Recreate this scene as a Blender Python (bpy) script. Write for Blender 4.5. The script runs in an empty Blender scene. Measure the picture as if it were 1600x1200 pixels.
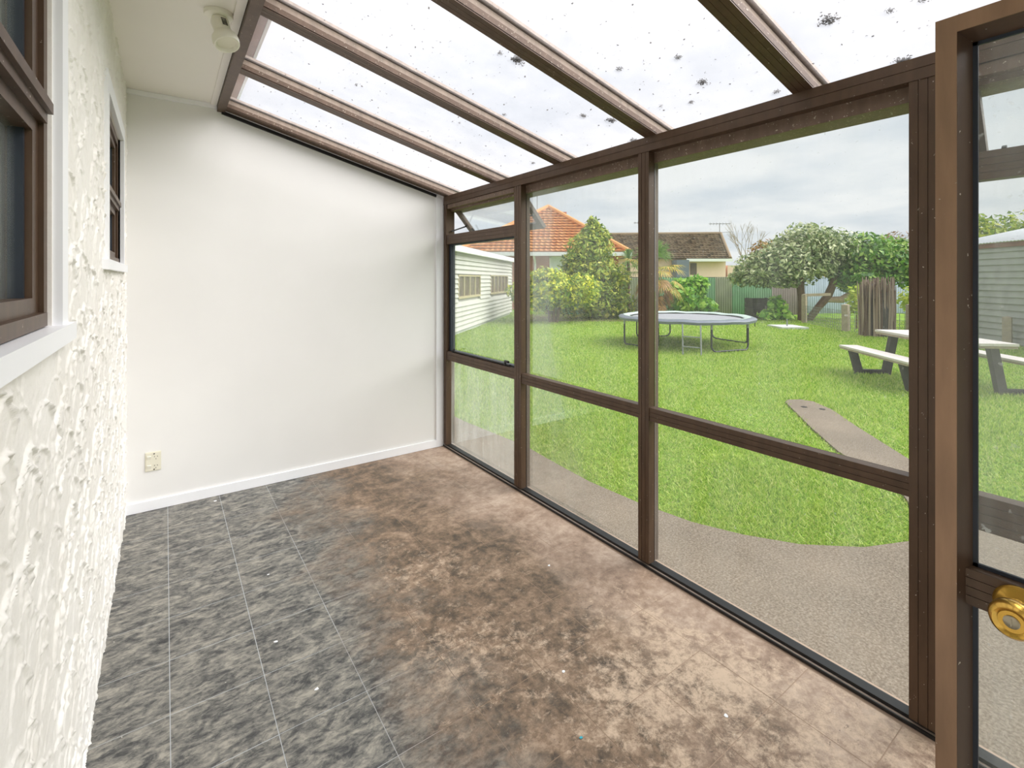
import bpy, math, random
import numpy as np
from mathutils import Vector

# ------------------------------------------------------------------ camera
sc = bpy.context.scene
TH = math.radians(35.46)
SN, CS = math.sin(TH), math.cos(TH)
EYE = 1.55
FPX = 761.0
cam_d = bpy.data.cameras.new('camera')
cam_d.sensor_fit = 'HORIZONTAL'; cam_d.sensor_width = 36.0
cam_d.lens = FPX / 1600 * 36.0
cam_d.shift_y = -(600 - 436) / 1600
cam_d.clip_start = 0.02; cam_d.clip_end = 500
cam = bpy.data.objects.new('camera', cam_d)
sc.collection.objects.link(cam)
cam.location = (0, 0, EYE)
cam.rotation_euler = (math.pi / 2, 0, -TH)
sc.camera = cam

# ------------------------------------------------------------------ exposure
sc.view_settings.view_transform = 'Standard'
sc.view_settings.look = 'None'
sc.view_settings.gamma = 1.0
sc.view_settings.use_curve_mapping = False
sc.view_settings.exposure = 0.27
sc.cycles.transparent_max_bounces = 16
sc.cycles.max_bounces = 10
sc.cycles.diffuse_bounces = 6

# ------------------------------------------------------------------ sky
SKY = 1.0
SUN = 4.4
wd = bpy.data.worlds.new('overcast_sky'); sc.world = wd; wd.use_nodes = True
nt = wd.node_tree; nt.nodes.clear()
def wn(t, **k):
    n = nt.nodes.new(t)
    for a, b in k.items(): setattr(n, a, b)
    return n
w_out = wn('ShaderNodeOutputWorld'); w_bg = wn('ShaderNodeBackground')
w_tc = wn('ShaderNodeTexCoord'); w_sep = wn('ShaderNodeSeparateXYZ')
nt.links.new(w_tc.outputs['Generated'], w_sep.inputs[0])
def wmath(op, a, b=None):
    n = wn('ShaderNodeMath', operation=op)
    for i, v in enumerate((a, b)):
        if v is None: continue
        if isinstance(v, (int, float)): n.inputs[i].default_value = v
        else: nt.links.new(v, n.inputs[i])
    return n.outputs[0]
zc = wmath('MAXIMUM', w_sep.outputs[2], 0.0)
zd = wmath('ADD', zc, 0.12)
w_cmb = wn('ShaderNodeCombineXYZ')
nt.links.new(wmath('DIVIDE', w_sep.outputs[0], zd), w_cmb.inputs[0])
nt.links.new(wmath('DIVIDE', w_sep.outputs[1], zd), w_cmb.inputs[1])
w_nz = wn('ShaderNodeTexNoise'); w_nz.inputs['Scale'].default_value = 0.9
w_nz.inputs['Detail'].default_value = 6; w_nz.inputs['Roughness'].default_value = 0.55
nt.links.new(w_cmb.outputs[0], w_nz.inputs['Vector'])
w_rp = wn('ShaderNodeValToRGB')
w_rp.color_ramp.elements[0].position = 0.36; w_rp.color_ramp.elements[0].color = (0.74, 0.79, 0.85, 1)
w_rp.color_ramp.elements[1].position = 0.58; w_rp.color_ramp.elements[1].color = (0.97, 0.975, 0.985, 1)
nt.links.new(w_nz.outputs[0], w_rp.inputs[0])
nt.links.new(w_rp.outputs[0], w_bg.inputs[0])
# overcast dome: zenith brighter than the horizon
nt.links.new(wmath('MULTIPLY', wmath('ADD', wmath('MULTIPLY', zc, 0.24), 0.76), SKY), w_bg.inputs[1])
nt.links.new(w_bg.outputs[0], w_out.inputs[0])

sun_d = bpy.data.lights.new('sun', 'SUN'); sun_d.energy = SUN; sun_d.angle = math.radians(60)
sun_d.color = (1.0, 0.975, 0.95)
sun = bpy.data.objects.new('sun', sun_d); sc.collection.objects.link(sun)
sun.rotation_euler = (math.radians(29), math.radians(40), 0)
sun.location = (2, -3, 12)

# ------------------------------------------------------------------ helpers
RNG = np.random.default_rng(7)
random.seed(5)
COL = sc.collection
ORG = {}
def lin(c):
    return tuple((v / 12.92 if v <= 0.04045 else ((v + 0.055) / 1.055) ** 2.4) for v in (x / 255 for x in c)) + (1,)

def link(o): COL.objects.link(o)
def tag(o, label=None, cat=None, group=None, kind=None):
    if label: o['label'] = label
    if cat: o['category'] = cat
    if group: o['group'] = group
    if kind: o['kind'] = kind
    return o
def thing(name, loc, label, cat, group=None, kind=None):
    o = bpy.data.objects.new(name, None); link(o); o.location = loc
    o.empty_display_size = 0.1
    ORG[o.name] = Vector(loc)
    return tag(o, label, cat, group, kind)

class MB:
    def __init__(s): s.v = []; s.f = []
    def add(s, vs, fs):
        b = len(s.v); s.v += [tuple(map(float, p)) for p in vs]; s.f += [tuple(b + i for i in f) for f in fs]; return s
    def box(s, x0, x1, y0, y1, z0, z1):
        x0, x1 = min(x0, x1), max(x0, x1); y0, y1 = min(y0, y1), max(y0, y1); z0, z1 = min(z0, z1), max(z0, z1)
        return s.add([(x0,y0,z0),(x1,y0,z0),(x1,y1,z0),(x0,y1,z0),(x0,y0,z1),(x1,y0,z1),(x1,y1,z1),(x0,y1,z1)],
                     [(0,3,2,1),(4,5,6,7),(0,1,5,4),(1,2,6,5),(2,3,7,6),(3,0,4,7)])
    def obox(s, o, a, b, c):
        """box from corner o with edge vectors a, b, c"""
        o, a, b, c = map(Vector, (o, a, b, c))
        if a.cross(b).dot(c) < 0: a, b = b, a
        return s.add([o, o+a, o+a+b, o+b, o+c, o+a+c, o+a+b+c, o+b+c],
                     [(0,3,2,1),(4,5,6,7),(0,1,5,4),(1,2,6,5),(2,3,7,6),(3,0,4,7)])
    def bar(s, p, q, w, h, up=(0,0,1)):
        """rectangular bar between p and q; w across, h along up"""
        p, q = Vector(p), Vector(q); d = (q - p).normalized(); u = Vector(up)
        sd = d.cross(u).normalized(); u = sd.cross(d).normalized()
        return s.obox(p - sd*w/2 - u*h/2, q - p, sd*w, u*h)
    def tube(s, pts, r, n=8, cap=True):
        pts = [Vector(p) for p in pts]; rs = r if isinstance(r, (list, tuple)) else [r]*len(pts)
        rings = []; prev = None
        for i, p in enumerate(pts):
            d = (pts[min(i+1, len(pts)-1)] - pts[max(i-1, 0)]).normalized()
            if prev is None:
                a = Vector((0,0,1)) if abs(d.z) < .9 else Vector((1,0,0))
                x = d.cross(a).normalized()
            else:
                x = (prev - d*prev.dot(d)).normalized()
            prev = x; y = d.cross(x)
            rings.append([p + (x*math.cos(2*math.pi*k/n) + y*math.sin(2*math.pi*k/n))*rs[i] for k in range(n)])
        vs = [v for g in rings for v in g]; fs = []
        for i in range(len(pts)-1):
            for k in range(n):
                a = i*n+k; b = i*n+(k+1) % n
                fs.append((a, b, b+n, a+n))
        if cap:
            fs.append(tuple(reversed(range(n)))); fs.append(tuple(range((len(pts)-1)*n, len(pts)*n)))
        return s.add(vs, fs)
    def lathe(s, o, ax, prof, n=24):
        """prof: (distance along axis, radius)"""
        o = Vector(o); ax = Vector(ax).normalized()
        a = Vector((0,0,1)) if abs(ax.z) < .9 else Vector((1,0,0))
        x = ax.cross(a).normalized(); y = ax.cross(x)
        vs = []; fs = []
        for t, r in prof:
            for k in range(n):
                an = 2*math.pi*k/n
                vs.append(o + ax*t + (x*math.cos(an) + y*math.sin(an))*max(r, 1e-4))
        for i in range(len(prof)-1):
            for k in range(n):
                p = i*n+k; q = i*n+(k+1) % n
                fs.append((p, q, q+n, p+n))
        fs.append(tuple(reversed(range(n)))); fs.append(tuple(range((len(prof)-1)*n, len(prof)*n)))
        return s.add(vs, fs)
    def prism(s, poly, vec):
        """extrude a planar polygon (3D points) by vec"""
        n = len(poly); vec = Vector(vec); p = [Vector(a) for a in poly]
        return s.add(p + [a + vec for a in p],
                     [tuple(reversed(range(n))), tuple(range(n, 2*n))] + [(i, (i+1) % n, (i+1) % n + n, i+n) for i in range(n)])
    def build(s, name, mat, parent=None, smooth=False, fix=True):
        me = bpy.data.meshes.new(name)
        o = Vector((0,0,0))
        if parent is not None: o = ORG[parent.name]
        me.from_pydata([(a-o.x, b-o.y, c-o.z) for a, b, c in s.v], [], s.f)
        if fix:
            import bmesh
            bm = bmesh.new(); bm.from_mesh(me); bmesh.ops.recalc_face_normals(bm, faces=bm.faces); bm.to_mesh(me); bm.free()
        me.materials.append(mat)
        if smooth:
            me.shade_smooth()
            try: me.set_sharp_from_angle(angle=math.radians(40))
            except Exception: pass
        ob = bpy.data.objects.new(name, me); link(ob)
        if parent is not None: ob.parent = parent
        ORG[ob.name] = o
        return ob

def npmesh(name, V, F, mat, parent=None, smooth=False):
    """V (n,3) float, F (m,k) int, all faces with k corners"""
    me = bpy.data.meshes.new(name)
    o = Vector((0,0,0)) if parent is None else ORG[parent.name]
    V = np.asarray(V, dtype=np.float32) - np.array(o, dtype=np.float32)
    F = np.asarray(F, dtype=np.int32); m, k = F.shape
    me.vertices.add(len(V)); me.vertices.foreach_set('co', V.ravel())
    me.loops.add(m*k); me.loops.foreach_set('vertex_index', F.ravel())
    me.polygons.add(m)
    me.polygons.foreach_set('loop_start', np.arange(0, m*k, k, dtype=np.int32))
    me.polygons.foreach_set('loop_total', np.full(m, k, dtype=np.int32))
    if smooth: me.polygons.foreach_set('use_smooth', np.ones(m, dtype=bool))
    me.update(calc_edges=True); me.validate()
    me.materials.append(mat)
    ob = bpy.data.objects.new(name, me); link(ob)
    if parent is not None: ob.parent = parent
    ORG[ob.name] = o
    return ob

def at(lat, dep, z=0.0):
    """garden frame: metres to the right and metres ahead of the doorway"""
    return Vector((SN*dep + CS*lat, CS*dep - SN*lat, z))
FW = Vector((SN, CS, 0)); RT = Vector((CS, -SN, 0)); UP = Vector((0, 0, 1))

# ------------------------------------------------------------------ materials
class NT:
    def __init__(s, name):
        s.m = bpy.data.materials.new(name); s.m.use_nodes = True
        s.t = s.m.node_tree; s.t.nodes.clear()
        s.out = s.n('ShaderNodeOutputMaterial')
    def n(s, t, **k):
        n = s.t.nodes.new(t)
        for a, b in k.items(): setattr(n, a, b)
        return n
    def l(s, a, b): s.t.links.new(a, b)
    def pos(s, scale=(1,1,1), rot=(0,0,0), obj=False):
        mp = s.n('ShaderNodeMapping'); mp.inputs['Scale'].default_value = scale; mp.inputs['Rotation'].default_value = rot
        if obj: s.l(s.n('ShaderNodeTexCoord').outputs['Object'], mp.inputs[0])
        else: s.l(s.n('ShaderNodeNewGeometry').outputs['Position'], mp.inputs[0])
        return mp.outputs[0]
    def noise(s, vec, scale, detail=4, rough=.55, dist=0.0):
        n = s.n('ShaderNodeTexNoise'); n.inputs['Scale'].default_value = scale; n.inputs['Detail'].default_value = detail
        n.inputs['Roughness'].default_value = rough; n.inputs['Distortion'].default_value = dist
        s.l(vec, n.inputs['Vector']); return n.outputs[0]
    def ramp(s, fac, stops):
        r = s.n('ShaderNodeValToRGB'); e = r.color_ramp.elements
        while len(e) < len(stops): e.new(0.5)
        for i, (p, c) in enumerate(stops):
            e[i].position = p; e[i].color = c if len(c) == 4 else tuple(c) + (1,)
        s.l(fac, r.inputs[0]); return r.outputs[0]
    def mr(s, fac, a, b, c=0.0, d=1.0):
        m = s.n('ShaderNodeMapRange'); m.inputs[1].default_value = a; m.inputs[2].default_value = b
        m.inputs[3].default_value = c; m.inputs[4].default_value = d; s.l(fac, m.inputs[0]); return m.outputs[0]
    def mix(s, f, a, b, blend='MIX'):
        m = s.n('ShaderNodeMix', data_type='RGBA', blend_type=blend)
        for v, i in ((f, 0), (a, 6), (b, 7)):
            if isinstance(v, (int, float)): m.inputs[i].default_value = v
            elif isinstance(v, tuple): m.inputs[i].default_value = v
            else: s.l(v, m.inputs[i])
        return m.outputs[2]
    def math(s, op, a, b=0.0):
        m = s.n('ShaderNodeMath', operation=op)
        for i, v in enumerate((a, b)):
            if isinstance(v, (int, float)): m.inputs[i].default_value = v
            else: s.l(v, m.inputs[i])
        return m.outputs[0]
    def pbsdf(s, col, rough=.6, metal=0.0, bump=None, bstr=.3, bdist=.01, spec=None):
        b = s.n('ShaderNodeBsdfPrincipled')
        if isinstance(col, tuple): b.inputs['Base Color'].default_value = col
        else: s.l(col, b.inputs['Base Color'])
        if isinstance(rough, (int, float)): b.inputs['Roughness'].default_value = rough
        else: s.l(rough, b.inputs['Roughness'])
        b.inputs['Metallic'].default_value = metal
        if spec is not None: b.inputs['Specular IOR Level'].default_value = spec
        if bump is not None:
            bp = s.n('ShaderNodeBump'); bp.inputs['Strength'].default_value = bstr; bp.inputs['Distance'].default_value = bdist
            s.l(bump, bp.inputs['Height']); s.l(bp.outputs[0], b.inputs['Normal'])
        return b.outputs[0]
    def done(s, sh): s.l(sh, s.out.inputs[0]); return s.m

def sc3(c, k): return tuple(min(1, v*k) for v in c[:3]) + (1,)
def plain(name, rgb, rough=.6, var=.08, scale=8.0, metal=0.0, bstr=0.0, spec=None, obj=False):
    t = NT(name); c = lin(rgb); p = t.pos(obj=obj)
    nz = t.noise(p, scale, 5)
    col = t.ramp(nz, [(.3, sc3(c, 1-var)), (.7, sc3(c, 1+var))])
    return t.done(t.pbsdf(col, rough, metal, t.noise(p, scale*8, 3) if bstr else None, bstr, .004, spec))

def speckled(name, rgb, rough=.45, metal=.35, speck=.69):
    """anodised bronze aluminium with pale specks and faint streaks"""
    t = NT(name); c = lin(rgb); p = t.pos()
    st = t.noise(t.pos((6, 6, 1.2)), 5, 4)
    col = t.ramp(st, [(.3, sc3(c, .82)), (.7, sc3(c, 1.15))])
    sp = t.mr(t.noise(p, 95, 2, .6), speck, speck+.03)
    col = t.mix(sp, col, lin((196, 184, 168)))
    return t.done(t.pbsdf(col, rough, metal))

M = {}
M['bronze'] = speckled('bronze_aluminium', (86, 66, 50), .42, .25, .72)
M['bronze_dirty'] = speckled('weathered_bronze_aluminium', (112, 92, 78), .55, .2, .66)
M['rafter_pale'] = speckled('weathered_glazing_bar', (182, 164, 150), .6, .1, .64)
M['bronze_light'] = speckled('light_bronze_aluminium', (152, 120, 94), .4, .3, .74)
M['bronze_out'] = speckled('outer_bronze_aluminium', (96, 82, 72), .45, .25, .7)
M['gasket'] = plain('rubber_gasket', (38, 44, 54), .45, .1)
M['black'] = plain('black_plastic', (26, 25, 25), .45, .1)
M['white_paint'] = plain('white_gloss_paint', (243, 244, 247), .35, .015, 3)
M['wall'] = plain('painted_wall', (232, 231, 229), .6, .02, 1.6, bstr=.05)
M['soffit'] = plain('soffit_paint', (238, 234, 226), .6, .02, 1.5)
M['cream_plastic'] = plain('cream_plastic', (226, 222, 204), .35, .03)
M['ivory'] = plain('ivory_plastic', (232, 229, 214), .35, .02)
M['dark_hole'] = plain('dark_slot', (30, 26, 20), .8, .05)
M['gutter_pink'] = plain('gutter_underside', (166, 134, 116), .6, .1, 14)
M['curtain'] = plain('net_curtain', (226, 230, 230), .9, .05, 20)
M['room'] = plain('house_room', (96, 98, 98), .9, .05)
M['blind'] = plain('pale_blind', (242, 248, 244), .8, .04)

def stucco():
    t = NT('stucco_plaster'); p = t.pos()
    n1 = t.noise(p, 60, 4, .6); n2 = t.noise(p, 3, 3)
    col = t.ramp(n2, [(.3, lin((234, 230, 223))), (.7, lin((242, 239, 234)))])
    return t.done(t.pbsdf(col, .75, 0, n1, .35, .004))
M['stucco'] = stucco()

def floor_mat():
    t = NT('worn_vinyl_tile'); g = t.n('ShaderNodeNewGeometry'); sp = t.n('ShaderNodeSeparateXYZ'); t.l(g.outputs['Position'], sp.inputs[0])
    p = t.pos()
    # grey marbled vinyl, streaks running across the room
    stv = t.pos((1.0, 2.0, 1), (0, 0, math.radians(-24)))
    a = t.noise(stv, 8.5, 9, .72, .9)
    b = t.noise(stv, 26, 7, .75, .5)
    grey = t.ramp(t.mix(.45, a, b), [(.36, lin((38, 39, 41))), (.44, lin((76, 76, 75))), (.51, lin((118, 116, 110))), (.60, lin((158, 153, 142)))])
    c = t.noise(p, 4.5, 8, .7, .5)
    d = t.noise(p, 20, 9, .78, .3)
    brown = t.ramp(t.mix(.5, c, d), [(.35, lin((50, 46, 42))), (.45, lin((92, 78, 64))), (.53, lin((134, 112, 92))), (.64, lin((178, 154, 132)))])
    e = t.noise(p, 3.4, 8, .7, .3)
    conc = t.ramp(t.mix(.45, e, d), [(.34, lin((104, 84, 70))), (.47, lin((156, 132, 114))), (.58, lin((188, 166, 148))), (.7, lin((206, 190, 174)))])
    xs = t.math('ADD', sp.outputs[0], t.math('MULTIPLY', t.math('SUBTRACT', t.noise(p, 1.6, 6, .65), .5), 1.5))
    f1 = t.mr(xs, .62, 1.12)
    f2 = t.mr(xs, 1.45, 1.85)
    col = t.mix(f1, grey, brown); col = t.mix(f2, col, conc)
    # bare pale patches where the surface has lifted, towards the door
    yy = t.math('ADD', t.math('MULTIPLY', sp.outputs[1], -0.22), .62)
    pm = t.math('ADD', t.math('ADD', t.noise(p, 15, 12, .85, .2), t.math('MULTIPLY', t.math('SUBTRACT', t.noise(p, 1.3, 2), .5), .5)), t.math('MULTIPLY', yy, .32))
    pm = t.math('MULTIPLY', t.mr(pm, .60, .74), t.mr(xs, .72, 1.05))
    col = t.mix(t.math('MULTIPLY', pm, .85), col, lin((214, 190, 166)))
    # small dark scuffs
    sk = t.math('MULTIPLY', t.mr(t.noise(stv, 34, 5, .6, 1.2), .64, .70), t.mr(t.noise(p, 3.1, 3), .48, .62))
    col = t.mix(t.math('MULTIPLY', sk, .7), col, lin((34, 33, 33)))
    # fine white flecks
    fl = t.mr(t.noise(p, 70, 2, .5), .76, .78)
    col = t.mix(t.math('MULTIPLY', fl, .7), col, lin((220, 216, 206)))
    rg = t.mr(d, .3, .7, .38, .62)
    return t.done(t.pbsdf(col, rg, 0, d, .12, .004, .4))
M['floor'] = floor_mat()
def joint_mat():
    t = NT('tile_joint_filler'); g = t.n('ShaderNodeNewGeometry'); q = t.n('ShaderNodeSeparateXYZ'); t.l(g.outputs['Position'], q.inputs[0])
    xs = t.math('ADD', q.outputs[0], t.math('MULTIPLY', t.math('SUBTRACT', t.noise(t.pos(), 1.6, 6, .65), .5), 1.2))
    col = t.ramp(t.mr(xs, .5, 1.5), [(0, lin((176, 180, 182))), (.5, lin((138, 116, 96))), (1, lin((166, 142, 122)))])
    return t.done(t.pbsdf(col, .7))
M['joint'] = joint_mat()

def glass(name, haze=.03, tint=(.97, .985, .98, 1), streak=.0, spots=.0):
    t = NT(name); p = t.pos()
    tr = t.n('ShaderNodeBsdfTransparent'); tr.inputs[0].default_value = tint
    gl = t.n('ShaderNodeBsdfGlossy'); gl.inputs['Roughness'].default_value = .02; gl.inputs[0].default_value = (.9, .93, .95, 1)
    fr = t.n('ShaderNodeFresnel'); fr.inputs[0].default_value = 1.3
    m1 = t.n('ShaderNodeMixShader'); t.l(t.math('MULTIPLY', fr.outputs[0], .35), m1.inputs[0]); t.l(tr.outputs[0], m1.inputs[1]); t.l(gl.outputs[0], m1.inputs[2])
    df = t.n('ShaderNodeBsdfDiffuse'); df.inputs[0].default_value = (.86, .87, .84, 1)
    tl = t.n('ShaderNodeBsdfTranslucent'); tl.inputs[0].default_value = (.86, .87, .84, 1)
    m2 = t.n('ShaderNodeMixShader'); m2.inputs[0].default_value = .6; t.l(df.outputs[0], m2.inputs[1]); t.l(tl.outputs[0], m2.inputs[2])
    hz = t.mr(t.noise(t.pos((1, 1, .25)), 6, 6, .65), .35, .75, haze*.4, haze*1.8)
    if streak:
        hz = t.math('ADD', hz, t.math('MULTIPLY', t.mr(t.noise(t.pos((1, 1, .04)), 60, 4, .6), .45, .75), streak))
    if spots:
        hz = t.math('ADD', hz, t.math('MULTIPLY', t.mr(t.noise(p, 55, 2, .5), .70, .73), spots))
    m3 = t.n('ShaderNodeMixShader'); t.l(hz, m3.inputs[0]); t.l(m1.outputs[0], m3.inputs[1]); t.l(m2.outputs[0], m3.inputs[2])
    return t.done(m3.outputs[0])
M['glass'] = glass('clear_pane', .03, spots=.12)
M['glass_hazy'] = glass('hazy_pane', .10, streak=.14, spots=.15)
M['glass_door'] = glass('door_pane', .05, (.95, .96, .955, 1), streak=.05, spots=.2)
M['glass_house'] = glass('house_pane', .05, (.98, .99, .985, 1))

def roofglass():
    """old translucent roof sheet with grime"""
    t = NT('grimy_roof_sheet'); p = t.pos()
    tr = t.n('ShaderNodeBsdfTransparent'); tr.inputs[0].default_value = (.97, .965, .975, 1)
    df = t.n('ShaderNodeBsdfDiffuse'); df.inputs[0].default_value = (.9, .885, .88, 1)
    tl = t.n('ShaderNodeBsdfTranslucent'); tl.inputs[0].default_value = (.97, .955, .96, 1)
    m2 = t.n('ShaderNodeMixShader'); m2.inputs[0].default_value = .85; t.l(df.outputs[0], m2.inputs[1]); t.l(tl.outputs[0], m2.inputs[2])
    hz = t.mr(t.noise(p, 5, 8, .7), .3, .75, .05, .13)
    m3 = t.n('ShaderNodeMixShader'); t.l(hz, m3.inputs[0]); t.l(tr.outputs[0], m3.inputs[1]); t.l(m2.outputs[0], m3.inputs[2])
    dk = t.n('ShaderNodeBsdfDiffuse'); dk.inputs[0].default_value = lin((120, 112, 108))
    sp = t.mr(t.noise(p, 42, 3, .6), .70, .76, 0, .55)
    m4 = t.n('ShaderNodeMixShader'); t.l(sp, m4.inputs[0]); t.l(m3.outputs[0], m4.inputs[1]); t.l(dk.outputs[0], m4.inputs[2])
    return t.done(m4.outputs[0])
M['roof_sheet'] = roofglass()

def leafmat(name, cols, tl=.3, rough=.5):
    t = NT(name); g = t.n('ShaderNodeNewGeometry')
    k = len(cols); col = t.ramp(g.outputs['Random Per Island'], [(i/(k-1), lin(c)) for i, c in enumerate(cols)])
    b = t.pbsdf(col, rough, spec=.35)
    ts = t.n('ShaderNodeBsdfTranslucent'); t.l(col, ts.inputs[0])
    m = t.n('ShaderNodeMixShader'); m.inputs[0].default_value = tl; t.l(b, m.inputs[1]); t.l(ts.outputs[0], m.inputs[2])
    return t.done(m.outputs[0])
M['grass'] = leafmat('grass_blade', [(112, 148, 48), (144, 178, 62), (170, 196, 76), (194, 212, 102), (212, 212, 138)], .35)
def lawn_mat():
    t = NT('lawn_turf'); p = t.pos()
    a = t.noise(p, 1.1, 5, .6); b = t.noise(p, 30, 5, .7)
    col = t.ramp(a, [(.3, lin((116, 154, 48))), (.55, lin((140, 174, 62))), (.75, lin((176, 192, 92)))])
    col = t.mix(t.mr(b, .35, .7, 0, .55), col, lin((84, 124, 34)))
    return t.done(t.pbsdf(col, .9, 0, b, .6, .03, .1))
M['lawn'] = lawn_mat()
def path_mat():
    t = NT('exposed_concrete'); p = t.pos()
    a = t.noise(p, 1.4, 5, .6); b = t.noise(p, 85, 3, .7); c = t.noise(p, 22, 6, .7)
    col = t.ramp(a, [(.3, lin((98, 86, 74))), (.7, lin((122, 108, 94)))])
    col = t.mix(t.mr(b, .4, .66, 0, .5), col, lin((178, 166, 150)))
    col = t.mix(t.mr(c, .5, .8, 0, .5), col, lin((96, 86, 74)))
    return t.done(t.pbsdf(col, .9, 0, b, .4, .006, .2))
M['path'] = path_mat()
M['lichen'] = leafmat('lichen_crumbs', [(34, 28, 22), (58, 46, 36), (86, 72, 58), (62, 62, 40)], 0.0, .9)
M['brass'] = plain('polished_brass', (212, 168, 78), .22, .12, 30, metal=.85)
M['steel'] = plain('lock_steel', (170, 160, 140), .3, .05, metal=.8)
M['bark'] = plain('bark', (116, 92, 76), .9, .25, 9, bstr=.6)
M['bark_pale'] = plain('pale_bark', (176, 150, 128), .9, .2, 9, bstr=.6)
M['wboard'] = plain('white_weatherboard', (206, 204, 195), .6, .06, 1.2)
M['gboard'] = plain('grey_weatherboard', (168, 168, 164), .7, .14, 3)
M['old_frame'] = plain('bare_timber_frame', (186, 172, 132), .7, .1)
M['dark_pane'] = plain('dark_window_pane', (108, 94, 80), .2, .2, 3)
M['tile_orange'] = leafmat('orange_roof_tile', [(212, 134, 76), (224, 150, 90), (230, 164, 104), (206, 126, 72)], 0.0, .7)
M['tile_brown'] = leafmat('brown_roof_tile', [(106, 88, 68), (132, 112, 88), (150, 130, 104), (90, 76, 60)], 0.0, .8)
def brick_mat():
    t = NT('red_brick'); b = t.n('ShaderNodeTexBrick'); t.l(t.pos((1, 1, 1), (math.pi/2, 0, 0)), b.inputs['Vector'])
    b.inputs['Color1'].default_value = lin((168, 92, 70)); b.inputs['Color2'].default_value = lin((190, 112, 86)); b.inputs['Mortar'].default_value = lin((206, 182, 164))
    b.inputs['Scale'].default_value = 4.4; b.inputs['Mortar Size'].default_value = .012
    return t.done(t.pbsdf(b.outputs[0], .85))
M['brick'] = brick_mat()
M['fascia'] = plain('white_fascia', (240, 240, 240), .5, .02)
M['cream_wall'] = plain('cream_render', (240, 208, 192), .8, .03)
M['blue_wall'] = plain('blue_grey_wall', (116, 124, 140), .8, .05)
M['fence_green'] = plain('green_iron_fence', (84, 132, 84), .6, .18, 1.4)
M['fence_olive'] = plain('faded_olive_fence', (112, 120, 86), .6, .2, 1.4)
M['fence_grey'] = plain('grey_iron_fence', (164, 178, 190), .55, .12, 1.4)
M['timber_grey'] = plain('weathered_timber', (168, 152, 132), .85, .15, 12)
M['timber_dark'] = plain('dark_timber', (74, 68, 64), .85, .25, 6)
M['pad'] = plain('trampoline_pad', (112, 118, 130), .45, .08, 5)
M['pad_pale'] = plain('pale_pad_top', (182, 196, 188), .45, .06, 5)
M['mat'] = plain('trampoline_mat', (150, 150, 156), .6, .06, 4)
M['frame_black'] = plain('black_steel_tube', (40, 42, 46), .45, .2, 20)
M['galv'] = plain('galvanised_tube', (150, 152, 152), .4, .1, 20, metal=.4)
M['table_top'] = plain('white_table_board', (214, 204, 200), .45, .04, 6)
M['table_leg'] = plain('charcoal_timber_leg', (62, 58, 58), .8, .25, 12)
M['slab'] = plain('pale_concrete', (206, 206, 204), .8, .06)
M['brush'] = leafmat('brushwood', [(104, 82, 72), (142, 118, 106), (176, 156, 142), (88, 66, 56)], 0.0, .9)
M['rust'] = plain('rusty_fascia', (142, 96, 84), .8, .15, 5)
M['iron_white'] = plain('pale_corrugated_iron', (232, 232, 236), .4, .05, 3)
M['aerial'] = plain('aerial_metal', (120, 118, 116), .5, .05)
M['soil'] = plain('bare_soil', (104, 82, 64), .95, .2, 6)

# ------------------------------------------------------------------ dimensions of the lean-to
WX, GX, BY, FY = -.21, 2.11, 4.07, -.58     # house wall, glass wall, end wall, doorway wall
ZS = 2.80                                    # soffit
GZ = -.06                                    # path level outside
def zr(x): return 2.767 - .2535*(x - .327)   # underside of the rafters

# ------------------------------------------------------------------ floor
fl = thing('floor', (1, 1.7, 0), 'worn grey and rust-brown vinyl tile floor of the lean-to', 'floor', kind='structure')
MB().box(WX-.1, GX+.1, FY-.1, BY+.1, -.12, -.0006).build('slab', M['joint'], fl)
xl = [WX-.02] + [.0145 + .3015*k for k in range(8)]; xl = [x for x in xl if x < 2.085] + [2.085]
yl = [3.03 + .305*k for k in range(-12, 4)]; yl = [FY] + [y for y in yl if FY+.05 < y < BY] + [BY]
tm = bpy.data.meshes.new('tile')
tb = MB().box(-.5, .5, -.5, .5, -1, 0)
tm.from_pydata(tb.v, [], tb.f); tm.materials.append(M['floor'])
for i in range(len(xl)-1):
    for j in range(len(yl)-1):
        o = bpy.data.objects.new('tile', tm); link(o); o.parent = fl
        w, d = xl[i+1]-xl[i]-.0028, yl[j+1]-yl[j]-.0032
        o.scale = (w, d, .004); o.location = Vector(((xl[i]+xl[i+1])/2, (yl[j]+yl[j+1])/2, random.uniform(-.0003, .0003))) - Vector((1, 1.7, 0))

# ------------------------------------------------------------------ house wall with looped stucco
def smooth_noise(ny, nz, step):
    a = RNG.random((ny//step+3, nz//step+3))
    yi = np.arange(ny)/step; zi = np.arange(nz)/step
    y0 = yi.astype(int); z0 = zi.astype(int); fy = (yi-y0)[:, None]; fz = (zi-z0)[None, :]
    return (a[y0][:, z0]*(1-fy)*(1-fz) + a[y0+1][:, z0]*fy*(1-fz) + a[y0][:, z0+1]*(1-fy)*fz + a[y0+1][:, z0+1]*fy*fz)
wl = thing('wall_left', (WX, 1.7, 0), 'off-white house wall with looped stucco plaster', 'wall', kind='structure')
Y0, Y1 = .9, BY
ny, nz = 800, 690
yy = np.linspace(Y0, Y1, ny); zz = np.linspace(0, ZS, nz); dy, dz = yy[1]-yy[0], zz[1]-zz[0]
H = np.zeros((ny, nz))
n_s = smooth_noise(ny, nz, 3); n_m = smooth_noise(ny, nz, 12)
row = 0; zc_ = .02
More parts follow.
